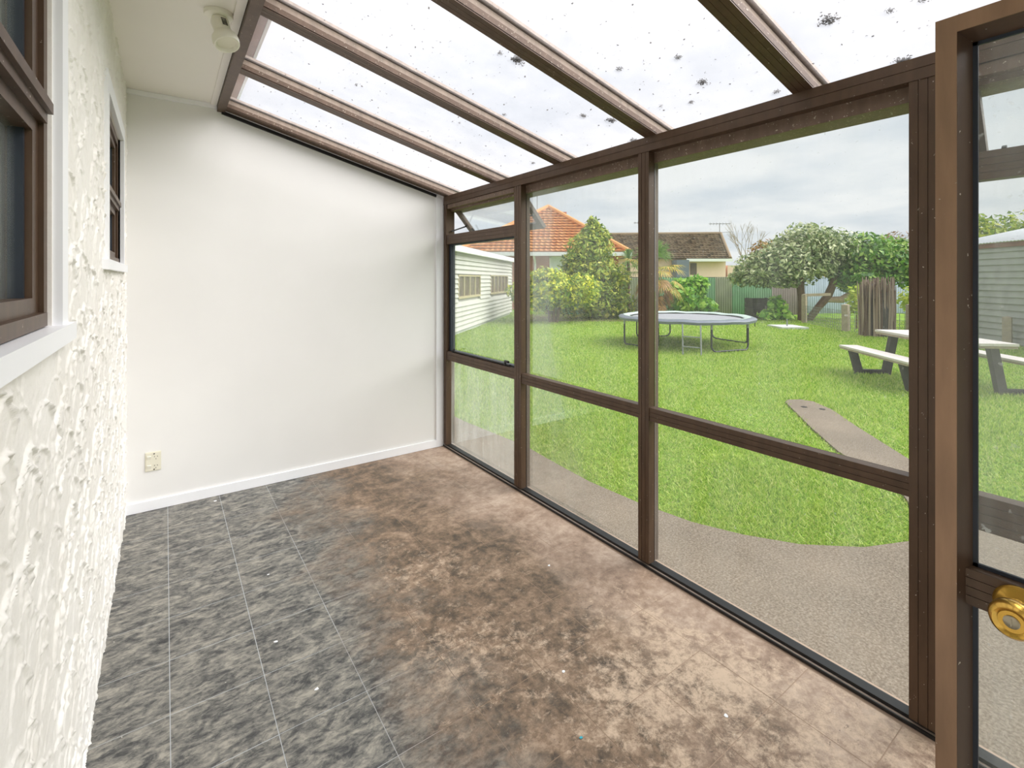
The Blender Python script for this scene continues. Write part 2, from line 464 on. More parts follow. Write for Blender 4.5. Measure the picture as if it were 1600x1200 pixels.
while zc_ < ZS + .05:
    yc_ = Y0 - .05 + random.uniform(0, .1)
    while yc_ < Y1 + .05:
        a = random.uniform(.055, .115); b = random.uniform(.045, .10); leg = random.uniform(.015, .08)
        cy = yc_ + random.uniform(-.03, .03); cz = zc_ + random.uniform(-.04, .04); hh = random.uniform(.004, .0105); wdt = random.uniform(.0026, .0044)
        i0, i1 = np.searchsorted(yy, [cy-a-.03, cy+a+.03]); j0, j1 = np.searchsorted(zz, [cz-leg*2-.02, cz+b+.03])
        if i1 > i0 and j1 > j0:
            Y = yy[i0:i1, None]-cy; Z = zz[None, j0:j1]-cz
            up = np.abs(np.sqrt((Y/a)**2 + (np.maximum(Z, 0)/b)**2) - 1)*min(a, b)
            skew = random.choice((-1, 1, 0))
            dn = np.abs(np.abs(Y) - a*(1 - .25*Z*0))
            d = np.where(Z >= 0, up, dn)
            fade = np.where(Z >= 0, 1, np.exp(Z/leg))
            if skew: fade = fade*np.where(Y*skew > 0, 1, .45)
            h = hh*np.exp(-(d/wdt)**2)*fade*(.35 + .95*n_s[i0:i1, j0:j1])
            H[i0:i1, j0:j1] = np.maximum(H[i0:i1, j0:j1], h)
        yc_ += random.uniform(.10, .20)
    zc_ += random.uniform(.06, .085)
H += .0010*n_s + .0015*n_m
V = np.stack([np.full((ny, nz), WX) + H, np.repeat(yy[:, None], nz, 1), np.repeat(zz[None, :], ny, 0)], -1).reshape(-1, 3)
idx = np.arange(ny*nz).reshape(ny, nz)
yc = (yy[:-1]+yy[1:])/2; zc2 = (zz[:-1]+zz[1:])/2
keep = np.ones((ny-1, nz-1), bool)
keep &= ~((yc[:, None] < 1.60) & (zc2[None, :] > 1.42) & (zc2[None, :] < 2.50))
keep &= ~((yc[:, None] > 2.66) & (yc[:, None] < 3.70) & (zc2[None, :] > 1.61) & (zc2[None, :] < 2.42))
F = np.stack([idx[:-1, :-1], idx[1:, :-1], idx[1:, 1:], idx[:-1, 1:]], -1)[keep]
npmesh('stucco', V, F, M['stucco'], wl, smooth=True)
b = MB()
b.box(WX-.12, WX-.004, FY, 1.54, 0, 1.44); b.box(WX-.12, WX-.004, FY, 1.54, 2.46, ZS); b.box(WX-.12, WX-.004, FY, .25, 1.44, 2.46)
b.box(WX-.12, WX-.004, 1.54, 2.74, 0, ZS); b.box(WX-.12, WX-.004, 2.74, 3.64, 0, 1.63); b.box(WX-.12, WX-.004, 2.74, 3.64, 2.36, ZS); b.box(WX-.12, WX-.004, 3.64, BY+.1, 0, ZS)
b.build('masonry', M['stucco'], wl)

# ------------------------------------------------------------------ end wall, doorway wall, soffit
wb = thing('wall_back', (1, BY, 0), 'smooth white end wall of the lean-to with power outlet', 'wall', kind='structure')
MB().prism([(WX-.12, BY, -.1), (GX+.1, BY, -.1), (GX+.1, BY, zr(GX+.1)+.05), (.31, BY, zr(.31)+.05), (.31, BY, ZS+.1), (WX-.12, BY, ZS+.1)], (0, .1, 0)).build('panel', M['wall'], wb)
o = MB().box(WX, 2.045, BY-.014, BY, 0.002, .068).build('baseboard_back', M['white_paint']); tag(o, 'white painted skirting board along the end wall', 'baseboard', kind='structure')
o = MB().box(2.035, 2.10, BY-.016, BY, .002, zr(2.06)-.005).build('trim_1', M['white_paint']); tag(o, 'white vertical corner batten beside the glass wall', 'trim', kind='structure')
o = MB().box(WX, .30, BY-.016, BY, ZS-.032, ZS-.001).build('trim_2', M['white_paint']); tag(o, 'thin white strip between soffit and end wall', 'trim', kind='structure')
o = MB().box(.262, .30, FY, BY-.002, ZS-.012, ZS-.001).build('trim_3', M['soffit']); tag(o, 'cream strip along the soffit edge beside the brown header', 'trim', kind='structure')
o = MB().box(WX-.3, .302, FY-.1, BY+.1, ZS, ZS+.04).build('ceiling_soffit', M['soffit']); tag(o, 'flat cream painted eave soffit over the house wall', 'ceiling', kind='structure')
wf = thing('wall_front', (1, FY, 0), 'white wall around the open doorway behind the viewpoint', 'wall', kind='structure')
MB().box(WX-.12, .22, FY-.1, FY, 0, ZS).box(1.12, GX+.05, FY-.1, FY, 0, 2.27).box(.22, 1.12, FY-.1, FY, 2.02, 2.27).build('panel', M['wall'], wf)
MB().prism([(.22, FY, 2.27), (GX+.05, FY, 2.27), (GX+.05, FY, zr(GX+.05)), (.31, FY, zr(.31)), (.31, FY, ZS), (.22, FY, ZS)], (0, -.1, 0)).build('gable_panel', M['wall'], wf)

# ------------------------------------------------------------------ house windows
def house_window(name, y0, y1, z0, z1, zt, label, sy0, sy1, blind):
    w = thing(name, (WX, (y0+y1)/2, z0), label, 'window', kind='structure')
    s = .08
    X = WX
    MB().box(X-.03, X+.014, y1, y1+s, z0-.01, z1+s).build('surround', M['white_paint'], w)
    if y0 > .5: MB().box(X-.03, X+.014, y0-s, y0, z0-.01, z1+s).build('surround', M['white_paint'], w)
    MB().box(X-.03, X+.014, y0, y1, z1, z1+s).build('surround', M['white_paint'], w)
    MB().box(X-.08, X+.026, sy0, sy1, z0-.045, z0-.003).build('sill', M['white_paint'], w)
    fm = M['bronze']
    f = .042
    fr = MB().box(X-.07, X-.012, y1-f, y1, z0, z1).box(X-.07, X-.012, y0, y0+f, z0, z1).box(X-.07, X-.012, y0+f, y1-f, z1-f, z1).box(X-.07, X-.006, y0+f, y1-f, z0, z0+.03)
    fr.build('frame', fm, w)
    MB().box(X-.07, X-.006, y0+f, y1-f, zt, zt+.022).box(X-.07, X+.004, y0+f, y1-f, zt+.022, zt+.046).build('transom', fm, w)
    g = .055
    for nm, a, c in (('lower_sash', z0+.03, zt), ('upper_sash', zt+.046, z1-f)):
        sm = MB().box(X-.064, X-.022, y1-f-g, y1-f, a, c).box(X-.064, X-.022, y0+f, y0+f+g, a, c).box(X-.064, X-.022, y0+f+g, y1-f-g, a, a+.034).box(X-.064, X-.022, y0+f+g, y1-f-g, c-.03, c)
        so = sm.build(nm, fm, w)
        gk = .012
        MB().box(X-.058, X-.034, y1-f-g-gk, y1-f-g, a+.034, c-.03).box(X-.058, X-.034, y0+f+g, y0+f+g+gk, a+.034, c-.03).build('gasket', M['gasket'], so)
        MB().box(X-.052, X-.047, y0+f+g, y1-f-g, a+.034, c-.03).build('pane', M['glass_house'], so)
    # net curtains close behind the panes, dim room behind
    for z_a, z_b, cm in ((z0, zt+.02, M['curtain']), (zt+.025, z1, M['blind'])):
        n = int((y1-y0)/.012); cb = MB()
        cv = [(X-.074 + .006*math.sin((y0 + (y1-y0)*i/n)*95), y0 + (y1-y0)*i/n) for i in range(n+1)]
        for i in range(n):
            (xa, ya), (xb, yb) = cv[i], cv[i+1]
            cb.add([(xa, ya, z_a), (xb, yb, z_a), (xb, yb, z_b), (xa, ya, z_b), (xa-.002, ya, z_a), (xb-.002, yb, z_a), (xb-.002, yb, z_b), (xa-.002, ya, z_b)], [(0, 1, 2, 3), (7, 6, 5, 4)])
        cb.build('net_curtain', cm, w, smooth=True, fix=False)
    MB().box(X-.5, X-.48, y0-.1, y1+.1, z0-.1, z1+.1).box(X-.5, X-.125, y0-.12, y0-.1, z0-.1, z1+.1).box(X-.5, X-.125, y1+.1, y1+.12, z0-.1, z1+.1).box(X-.5, X-.125, y0-.1, y1+.1, z1+.1, z1+.12).box(X-.5, X-.125, y0-.1, y1+.1, z0-.12, z0-.1).build('room', M['room'], w)
    return w
house_window('window_1', .25, 1.545, 1.445, 2.46, 1.90, 'large brown aluminium house window with white surround nearest the viewer', .2, 1.66, False)
house_window('window_2', 2.74, 3.64, 1.635, 2.36, 1.94, 'small brown aluminium house window beside the end wall', 2.58, 3.76, False)

# ------------------------------------------------------------------ glass wall
def fluted_y(y0, y1, z0, z1, x, n, depth=.05, gap=.0025):
    b = MB().box(x+.003, x+depth, y0, y1, z0, z1); w = (y1-y0)/n
    for k in range(n):
        b.box(x, x+.004, y0+k*w+(gap/2 if k else 0), y0+(k+1)*w-(gap/2 if k < n-1 else 0), z0, z1)
    return b
def fluted_z(y0, y1, z0, z1, x, n, depth=.05, gap=.0025):
    b = MB().box(x+.003, x+depth, y0, y1, z0, z1); w = (z1-z0)/n
    for k in range(n):
        b.box(x, x+.004, y0, y1, z0+k*w+(gap/2 if k else 0), z0+(k+1)*w-(gap/2 if k < n-1 else 0))
    return b
gw = thing('wall_right', (GX, 1.7, 0), 'brown aluminium framed glass wall facing the garden', 'glass wall', kind='structure')
BR, BO = M['bronze'], M['bronze_out']
ZB0, ZB1 = 2.235, 2.313
m1a, m1b = 2.85, 2.935
m2a, m2b = 1.70, 1.772
wpa, wpb = .475, .58
cpa = 4.005
fluted_z(FY, BY-.018, ZB0, ZB1, GX-.004, 2, .06).build('top_beam', BR, gw)
MB().box(GX, GX+.05, cpa, BY-.018, .022, ZB0).box(GX+.05, GX+.09, cpa+.01, BY-.018, .022, ZB0).build('corner_post', BR, gw)
for a, c in ((m1a, m1b), (m2a, m2b)):
    po = fluted_y(a, c, .022, ZB0, GX, 3, .045).build('mullion', BR, gw)
    MB().box(GX+.045, GX+.055, a+.012, c-.012, .022, ZB0).build('gasket', M['gasket'], po)
    MB().box(GX+.055, GX+.085, a+.004, c-.004, .022, ZB0).build('outer_cover', BO, po)
fluted_y(wpa, wpb, .022, ZB0, GX, 4, .09).build('wide_post', BR, gw)
fluted_y(FY, FY+.09, .022, ZB0, GX, 3, .09).build('end_post', BR, gw)
ZT0, ZT1 = .79, .86
def transom(y0, y1, z0, z1, n=3): return fluted_z(y0, y1, z0, z1, GX+.004, n, .05).build('transom', BR, gw)
transom(m1b, cpa, .805, .885); transom(m2b, m1a, ZT0, ZT1); transom(wpb, m2a, ZT0, ZT1); transom(FY+.09, wpa, .75, ZT1, 4)
transom(m1b, cpa, 1.87, 1.955); transom(FY+.09, wpa, 1.865, 1.955, 4)
# sill track of two ridges
MB().box(GX-.010, GX+.058, FY, BY-.018, .001, .006).box(GX-.010, GX-.004, FY, BY-.018, .006, .013).box(GX+.012, GX+.058, FY, BY-.018, .006, .022).build('sill_track', M['black'], gw)
MB().box(GX-.0035, GX+.0115, FY, BY-.018, .0065, .009).build('track_groove', M['rafter_pale'], gw)
XP = GX+.05
def pane(y0, y1, z0, z1, m): return MB().box(XP, XP+.004, y0, y1, z0, z1).build('pane', m, gw)
pane(m1b, cpa, .022, .805, M['glass_hazy']); pane(m1b+.03, cpa-.03, .885, 1.87, M['glass'])
pane(m2b, m1a, .022, ZT0, M['glass']); pane(m2b, m1a, ZT1, ZB0, M['glass'])
pane(wpb, m2a, .022, ZT0, M['glass']); pane(wpb, m2a, ZT1, ZB0, M['glass'])
pane(FY+.09, wpa, .022, .75, M['glass']); pane(FY+.09, wpa, ZT1, 1.865, M['glass'])
# opening casement below the awning, with its stay bar
cs = thing('window_3', (GX, 3.47, .885), 'narrow brown sash window in the corner bay with a black stay bar', 'window', kind='structure')
MB().box(GX+.03, GX+.075, cpa-.03, cpa, .885, 1.87).box(GX+.03, GX+.075, m1b, m1b+.012, .885, 1.87).box(GX+.03, GX+.075, m1b+.012, cpa-.03, .885, .897).box(GX+.03, GX+.075, m1b+.012, cpa-.03, 1.858, 1.87).build('sash', M['gasket'], cs)
MB().bar((GX+.02, 3.93, .897), (GX+.02, 3.02, .897), .012, .008).build('stay_bar', M['black'], cs)
MB().tube([(GX+.012, 3.07, .888), (GX+.012, 3.07, .915), (GX-.002, 3.05, .925), (GX-.006, 3.00, .925)], .009).build('stay_catch', M['black'], cs)
MB().tube([(GX+.012, 3.9, .888), (GX+.012, 3.9, .912), (GX+.004, 3.86, .914)], .008).build('stay_pin', M['black'], cs)

def awning(name, y0, y1, ang, label):
    a = thing(name, (GX+.04, (y0+y1)/2, 2.2), label, 'window', kind='structure')
    hz, hx, L = 2.215, GX+.055, .36
    dn = Vector((math.sin(ang), 0, -math.cos(ang))); no = Vector((math.cos(ang), 0, math.sin(ang)))
    def rail(p0, yA, yB, d0, d1):
        o = Vector((hx, yA, hz)) + dn*d0
        return MB().obox(o, (0, yB-yA, 0), dn*(d1-d0), no*.028)
    rail(0, y0, y1, 0, .04).build('sash_rail', BO, a); rail(0, y0, y1, L-.055, L).build('sash_rail', BO, a)
    rail(0, y0, y0+.055, .04, L-.055).build('sash_stile', BO, a); rail(0, y1-.055, y1, .04, L-.055).build('sash_stile', BO, a)
    o = Vector((hx, y0+.05, hz)) + dn*.038 + no*.012
    MB().obox(o, (0, y1-y0-.10, 0), dn*(L-.09), no*.004).build('pane', M['glass'], a)
    MB().box(GX+.004, GX+.05, y0+.006, y1-.006, 2.196, ZB0-.002).build('hinge_rail', M['bronze_dirty'], a)
    for y, s in ((y1-.012, -1), (y0+.012, 1)):
        q = Vector((hx, y, hz)) + dn*(L*.62)
        MB().bar((GX+.045, y, 1.99), tuple(q), .012, .01, (0, 1, 0)).build('stay_arm', M['black'], a)
    q = Vector((hx, y1-.10, hz)) + dn*(L-.01)
    MB().bar(tuple(q), tuple(q - dn*.10 - no*.012), .014, .012, (0, 1, 0)).build('catch', M['black'], a)
    return a
awning('window_4', m1b+.004, cpa-.004, math.radians(41), 'small awning window propped open at the top of the corner bay')
awning('window_5', FY+.094, wpa-.004, math.radians(30), 'small awning window propped open behind the brown door')
MB().box(GX+.012, GX+.03, .225, .245, 1.957, 2.01).build('window_latch', M['black'], gw)

# ------------------------------------------------------------------ glazed roof
gr = thing('ceiling_glazed', (1.2, 1.7, 2.5), 'sloping lean-to roof of translucent sheets on brown rafters', 'roof', kind='structure')
RB = M['bronze_dirty']
def slope_bar(y0, y1, xa, xb, h0, h1, nm, m):
    return MB().prism([(xa, y0, zr(xa)+h0), (xb, y0, zr(xb)+h0), (xb, y0, zr(xb)+h1), (xa, y0, zr(xa)+h1)], (0, y1-y0, 0)).build(nm, m, gr)
RY = [4.0, 3.215, 2.44, 1.685, .925, .165, -.53]
for i, y in enumerate(RY):
    w = .078
    r = slope_bar(y-w/2, y+w/2, .345, GX+.05, 0, .03, 'rafter', M['bronze_dirty'])
    for k, (a, c) in enumerate(((-.5, -.18), (-.165, .165), (.18, .5))):   # fluted underside
        MB().prism([(.345, y+a*w, zr(.345)-.004), (GX, y+a*w, zr(GX)-.004), (GX, y+a*w, zr(GX)+.004), (.345, y+a*w, zr(.345)+.004)], (0, (c-a)*w, 0)).build('flute', M['bronze'], r)
    slope_bar(y-.03, y+.03, .345, GX+.1, .03, .062, 'glazing_bar', M['rafter_pale'])
    slope_bar(y-.045, y+.045, .345, GX+.14, .072, .086, 'cover_strip', M['rafter_pale'])
for i in range(len(RY)-1):
    slope_bar(RY[i+1]+.006, RY[i]-.006, .345, GX+.16, .063, .068, 'roof_sheet', M['roof_sheet'])
slope_bar(RY[0]+.034, BY-.001, .345, GX+.10, .063, .068, 'edge_sheet', M['roof_sheet'])
slope_bar(BY-.014, BY-.001, .33, GX-.02, -.03, -.006, 'wall_flashing', M['black'])
hd = fluted_z(FY, BY-.001, 2.735, 2.86, .345, 1, .02)
MB().box(.303, .345, FY, BY-.001, 2.765, 2.88).box(.303, .352, FY, BY-.001, 2.75, 2.766).build('header_beam', M['bronze'], gr)
MB().box(GX+.045, GX+.19, FY, BY, 2.178, 2.186).box(GX+.18, GX+.19, FY, BY, 2.186, 2.30).box(GX+.045, GX+.053, FY, BY, 2.186, 2.29).build('gutter', M['bronze_dirty'], gr)
hg = thing('house_gutter', (.42, 1.7, 3.0), 'pinkish house gutter seen above the roof sheets', 'gutter', kind='structure')
MB().box(.303, .468, FY-.1, BY+.6, 3.0, 3.012).build('gutter_base', M['gutter_pink'], hg)
MB().box(.468, .486, FY-.1, BY+.6, 2.994, 3.09).build('gutter_lip', M['white_paint'], hg)
MB().box(.283, .3025, FY-.1, BY+.6, 2.80, 3.1).build('fascia_board', M['gutter_pink'], hg)

# ------------------------------------------------------------------ open door
DX = 1.05
dr = thing('door_1', (DX+.02, -.16, .015), 'open brown aluminium glazed door with brass knob at right', 'door', kind='structure')
DYa, DYb, DZ = -.57, .253, 1.98
PROF_O = [(0, 0), (0, .0272), (.05, .0272), (.05, 0)]                    # (depth, inset) of the face extrusion
PROF_B = [(.0015, .0274), (.040, .0385), (.05, .0385), (.05, .0274)]     # inner return, split off in a darker bronze than the face
def member(prof, p, q, ins_p, ins_q):
    """mitred member between outer corners p and q (y, z); ins: inward direction (y, z) at each end"""
    b = MB(); n = len(prof)
    vs = [(DX+d, p[0]+ins_p[0]*i, p[1]+ins_p[1]*i) for d, i in prof] + [(DX+d, q[0]+ins_q[0]*i, q[1]+ins_q[1]*i) for d, i in prof]
    fs = [(i, (i+1) % n, (i+1) % n + n, i+n) for i in range(n)] + [tuple(range(n)), tuple(range(2*n-1, n-1, -1))]
    return b.add(vs, fs)
for nm, p_, q_, i_, j_ in (('stile', (DYb, .015), (DYb, DZ), (-1, 1), (-1, -1)), ('top_rail', (DYb, DZ), (DYa, DZ), (-1, -1), (1, -1)),
                           ('stile', (DYa, DZ), (DYa, .015), (1, -1), (1, 1)), ('bottom_rail', (DYa, .015), (DYb, .015), (1, 1), (-1, 1))):
    mo = member(PROF_O, p_, q_, i_, j_).build(nm, M['bronze_light'], dr)
    member(PROF_B, p_, q_, i_, j_).build('inner_return', M['bronze'], mo)
lr = MB().box(DX+.0245, DX+.05, DYa+.03, DYb-.0277, 1.016, 1.0755)
for k in range(4):
    z = 1.018 + k*.0145
    lr.box(DX+.0225, DX+.026, DYa+.03, DYb-.0276, z, z+.0135)
lr = lr.build('lock_rail', M['bronze'], dr)
gi = .0385
gk = MB()
for z0, z1 in ((.015+gi, 1.016), (1.0755, DZ-gi)):
    gk.box(DX+.040, DX+.0445, DYb-gi-.0065, DYb-gi+.002, z0, z1).box(DX+.040, DX+.0445, DYa+gi-.002, DYa+gi+.0065, z0, z1)
    gk.box(DX+.040, DX+.0445, DYa+gi, DYb-gi, z0-.002, z0+.006).box(DX+.040, DX+.0445, DYa+gi, DYb-gi, z1-.006, z1+.002)
gk.build('gasket', M['gasket'], dr)
MB().box(DX+.0446, DX+.0476, DYa+gi-.004, DYb-gi+.004, .015+gi, 1.02).build('lower_pane', M['glass_door'], dr)
MB().box(DX+.0446, DX+.0476, DYa+gi-.004, DYb-gi+.004, 1.07, DZ-gi+.004).build('upper_pane', M['glass_door'], dr)
KY, KZ = .157, 1.046
kn = MB().lathe((DX+.0225, KY, KZ), (-1, 0, 0), [(0, .030), (.004, .0305), (.009, .026), (.014, .016), (.022, .0125), (.028, .014), (.034, .022), (.042, .0265), (.052, .0272), (.060, .0245), (.0645, .0205), (.0625, .0175), (.060, .015)], 32).build('knob', M['brass'], lr, smooth=True)
MB().lathe((DX-.0355, KY, KZ), (-1, 0, 0), [(0, .0092), (.0035, .0092), (.0045, .0075)], 20).box(DX-.0412, DX-.0398, KY-.0008, KY+.0008, KZ-.005, KZ+.005).build('lock_cylinder', M['steel'], lr, smooth=True)

# ------------------------------------------------------------------ power outlet
po = thing('power_outlet', (-.065, BY, .26), 'cream double power outlet low on the white end wall', 'outlet')
MB().box(-.108, -.022, BY-.006, BY-.0005, .262, .388).box(-.105, -.025, BY-.010, BY-.006, .266, .384).build('face_plate', M['cream_plastic'], po)
for z in (.352, .292):
    MB().prism([(-.098, BY-.0105, z-.012), (-.098, BY-.016, z+.010), (-.098, BY-.0105, z+.013)], (.022, 0, 0)).build('switch', M['ivory'], po)
for z in (.349, .289):
    sk = MB()
    for dx, dz2, rot in ((-.008, .008, .5), (.008, .008, -.5), (0, -.008, 0)):
        cx = -.050 + dx; v = Vector((math.sin(rot), 0, math.cos(rot)))*.0075
        sk.bar((cx-v.x/2, BY-.0104, z+dz2-v.z/2), (cx+v.x/2, BY-.0104, z+dz2+v.z/2), .0026, .0012, (0, 1, 0))
    sk.build('socket_slots', M['dark_hole'], po)
for z in (.376, .272):
    MB().lathe((-.060, BY-.0098, z), (0, -1, 0), [(0, .0042), (.0015, .004)], 12).build('screw_hole', M['dark_hole'], po)

# ------------------------------------------------------------------ spotlight on the soffit
sp = thing('spotlight', (.205, 2.66, ZS), 'ivory plastic swivel spotlight fixed under the soffit', 'light fitting')
MB().lathe((.205, 2.66, ZS-.0005), (0, 0, -1), [(0, .060), (.012, .061), (.020, .058), (.023, .050)], 32).build('base', M['ivory'], sp, smooth=True)
MB().lathe((.205, 2.66, ZS-.022), (0, 0, -1), [(0, .028), (.014, .028), (.02, .024)], 20).build('swivel', M['cream_plastic'], sp, smooth=True)
axd = (Vector((CS, -SN, 0))*.062 + Vector((-SN, -CS, 0))*.03 + Vector((0, 0, -.150))).normalized()
hb = Vector((.205, 2.66, ZS-.030)) - axd*.002
body = MB().lathe(hb, axd, [(0, .020), (.006, .033), (.02, .038), (.05, .036), (.085, .037), (.095, .046), (.108, .054), (.13, .056), (.150, .053), (.152, .048), (.135, .040)], 32).build('lamp_housing', M['ivory'], sp, smooth=True)
sx = Vector((CS, -SN, 0)); sx = (sx - axd*sx.dot(axd)).normalized(); sy = axd.cross(sx)
side = (sx*.72 - FW*.55); side = (side - axd*side.dot(axd)).normalized(); tang = axd.cross(side).normalized()
for k in range(5):
    c = hb + axd*(.030 + k*.0085) + side*.0355
    MB().obox(c - tang*.011 - axd*.0022, tang*.022, axd*.0044, side*.0022).build('vent_slot', M['dark_hole'], body)
MB().lathe(hb + axd*.112, axd, [(0, .034), (.012, .039), (.016, .030)], 24).build('bulb', M['white_paint'], sp, smooth=True)

# ------------------------------------------------------------------ lichen clumps on the roof sheets
def onroof(x, y):
    """point on the roof sheet that a spot was measured at"""
    u = (x-800)/FPX; v = -(y-436)/FPX
    d = Vector((SN + u*CS, CS - u*SN, v))
    t = (2.767 + .2535*.327 + .069 - EYE)/(d.z + .2535*d.x)
    return Vector((0, 0, EYE)) + d*t
def clump(P, r, n, mat, nm):
    c = RNG.normal(0, 1, (n, 3))*np.array([r*.26, r*.34, .004]); c[:, 2] = np.abs(c[:, 2])
    C = np.array(P) + c; C[:, 2] = np.array([zr(x) for x in C[:, 0]]) + .0735 + c[:, 2]
    return leaves_mesh(nm, C, r*.13, r*.09, mat, None, flat=True)
def leaves_mesh(name, C, L, W, mat, parent, flat=False, normals=None, bias=.0, jit=.35):
    n = len(C); nrm = RNG.normal(0, 1, (n, 3))
    if flat: nrm = nrm*.5 + np.array([0, 0, 1.0])
    if normals is not None: nrm = nrm*(1-bias) + normals*bias*1.7
    nrm /= np.linalg.norm(nrm, axis=1, keepdims=True) + 1e-9
    a = RNG.normal(0, 1, (n, 3)); t = np.cross(nrm, a); t /= np.linalg.norm(t, axis=1, keepdims=True) + 1e-9
    s = np.cross(nrm, t)
    k = (1 + jit*RNG.uniform(-1, 1, (n, 1)))
    t = t*L*k; s = s*W*k
    bend = nrm*(W*.35)
    V = np.stack([C - t, C + s - bend, C + t, C - s - bend], 1).reshape(-1, 3)
    F = np.arange(4*n).reshape(n, 4)
    return npmesh(name, V, F, mat, parent)
cl_pts = [(808, 95, .05), (868, 103, .045), (908, 127, .04), (932, 150, .035), (781, 85, .02), (912, 183, .028), (910, 182, .02), (968, 110, .025), (1060, 92, .025), (1098, 131, .034),
          (1295, 34, .04), (1391, 20, .018), (1213, 146, .022), (1080, 162, .022), (995, 167, .015), (1033, 168, .015), (955, 190, .04), (833, 256, .026), (989, 221, .035), (880, 249, .022),
          (1410, 98, .04), (893, 252, .03), (1443, 3, .02), (557, 135, .016), (788, 181, .02), (752, 170, .022), (718, 194, .014)]
ORD = ['first', 'second', 'third', 'fourth', 'fifth', 'sixth', 'seventh', 'eighth', 'ninth', 'tenth', 'eleventh', 'twelfth']
cl_all = [(onroof(x, y), r) for x, y, r in cl_pts]
def sheet_of(P): return sum(P.y < ry for ry in RY) - 1
for P, r in cl_all:
    si = max(0, sheet_of(P)); same = sorted((Q.x for Q, _ in cl_all if max(0, sheet_of(Q)) == si), reverse=True); k = same.index(P.x)
    o = clump(P, r, int(50 + r*1500), M['lichen'], 'lichen_clump')
    # settle origin on the sheet
    o.data.transform(__import__('mathutils').Matrix.Translation(-P)); o.location = P
    tag(o, ('large' if r >= .034 else 'small') + ' lichen clump, %s up from the gutter on the %s roof sheet from end wall' % (ORD[k], ORD[si]), 'lichen', 'lichen clumps on the roof sheets')
n = 950
xs_ = RNG.uniform(.5, 2.15, n); ys_ = RNG.uniform(FY, 3.95, n)
C_ = np.stack([xs_, ys_, np.array([zr(x) for x in xs_]) + .071], 1)
o = leaves_mesh('roof_grime', C_, .0042, .003, M['lichen'], None, flat=True, jit=.8); tag(o, 'tiny dark specks of grime scattered on the roof sheets', 'grime', kind='stuff')

# scraps on the floor
def floor_pt(x, y):
    u = (x-800)/FPX; v = -(y-436)/FPX; d = Vector((SN+u*CS, CS-u*SN, v)); t = -EYE/d.z
    return Vector((d.x*t, d.y*t, 0.0008))
def flake(p, r, mat, label, grp=None):
    k = 7; pts = [(p.x + r*random.uniform(.5, 1.1)*math.cos(2*math.pi*i/k), p.y + r*random.uniform(.4, .8)*math.sin(2*math.pi*i/k), .0006) for i in range(k)]
    b = MB().prism(pts, (0, 0, .0022)); b.v = [(a-p.x, c-p.y, z) for a, c, z in b.v]
    o = b.build('paint_flake', mat); o.location = (p.x, p.y, 0); return tag(o, label, 'flake', grp)
FLK = ['left of middle among the grey tiles', 'nearest the viewer among the grey tiles', 'on the grey tiles in the middle of the room', 'closest to the viewer on the brown floor', 'against the end wall skirting', 'near the middle mullion', 'between the mullion and the viewer on the brown floor']
for k, (x, y, r) in enumerate(((431, 1003, .010), (495, 1077, .010), (419, 898, .006), (1134, 1119, .011), (336, 783, .014), (858, 884, .011), (880, 1050, .009))):
    flake(floor_pt(x, y), r, M['white_paint'], 'white paint flake ' + FLK[k], 'paint flakes on the floor')
o = flake(floor_pt(908, 1153), .008, plain('blue_plastic', (60, 170, 190), .4), 'tiny turquoise plastic scrap on the brown floor'); o.name = 'plastic_scrap'
p = floor_pt(583, 1034)
b = MB()
for k in range(6):
    a0, a1 = k/6*1.6-.8, (k+1)/6*1.6-.8
    q = lambda a, h: (.03*math.sin(a)+.0, .022*a, .001 + .012*(1-abs(a)/.8) + h)
    b.add([q(a0, 0), q(a1, 0), tuple(Vector(q(a1, 0))+Vector((.012, .004, .0))), tuple(Vector(q(a0, 0))+Vector((.012, .004, 0)))], [(0, 1, 2, 3)])
o = b.build('plastic_film', M['glass_hazy'], fix=False); o.location = (p.x, p.y, .0); tag(o, 'curled scrap of clear plastic on the rusty floor tiles', 'scrap')

# ================================================================== GARDEN
path_poly = [(2.16, 13), (2.75, 13), (2.75, 9), (2.77, 5.22), (2.76, 4.8), (2.79, 4.39), (2.83, 3.75), (2.78, 3.23), (2.75, 2.80), (2.777, 2.33), (2.80, 2.2), (2.845, 1.94), (2.965, 1.66), (3.14, 1.395), (3.42, 1.156), (3.73, 1.02), (4.05, 1.05),
             (4.32, 1.175), (4.55, 1.30), (4.985, 1.783), (5.13, 1.94), (5.67, 2.39), (6.31, 2.88), (6.62, 3.12), (6.78, 3.16), (6.93, 3.07), (6.95, 2.92), (6.70, 2.60), (6.143, 2.137), (5.42, 1.49), (4.95, 1.05), (4.72, .6), (4.6, 0), (4.6, -4), (2.16, -4)]
def inside(P, poly):
    x, y = P[:, 0], P[:, 1]; r = np.zeros(len(P), bool); n = len(poly); j = n-1
    for i in range(n):
        xi, yi = poly[i]; xj, yj = poly[j]
        c = ((yi > y) != (yj > y)) & (x < (xj-xi)*(y-yi)/(yj-yi+1e-12)+xi)
        r ^= c; j = i
    return r
o = MB().prism([(x, y, -.14) for x, y in path_poly], (0, 0, .14+GZ)).build('path', M['path']); tag(o, 'brown-grey concrete path curving along the glass wall into the lawn', 'path', kind='structure')
for x, y in ((6.55, 2.86), (6.62, 2.68)): MB().lathe((x, y, GZ-.002), (0, 0, 1), [(0, .035), (.005, .035)], 14).build('drain_hole', M['dark_hole'], o)
o = MB().box(2.0, 90, -40, 90, -.3, GZ-.022).build('ground', M['lawn']); tag(o, 'green back lawn ground reaching to the fences', 'lawn', kind='structure')
GD = Vector((.719, .695, 0)).normalized(); GN = Vector((GD.y, -GD.x, 0))     # along the wall, out of the wall
G0 = Vector((6.37, 11.99, -.09))
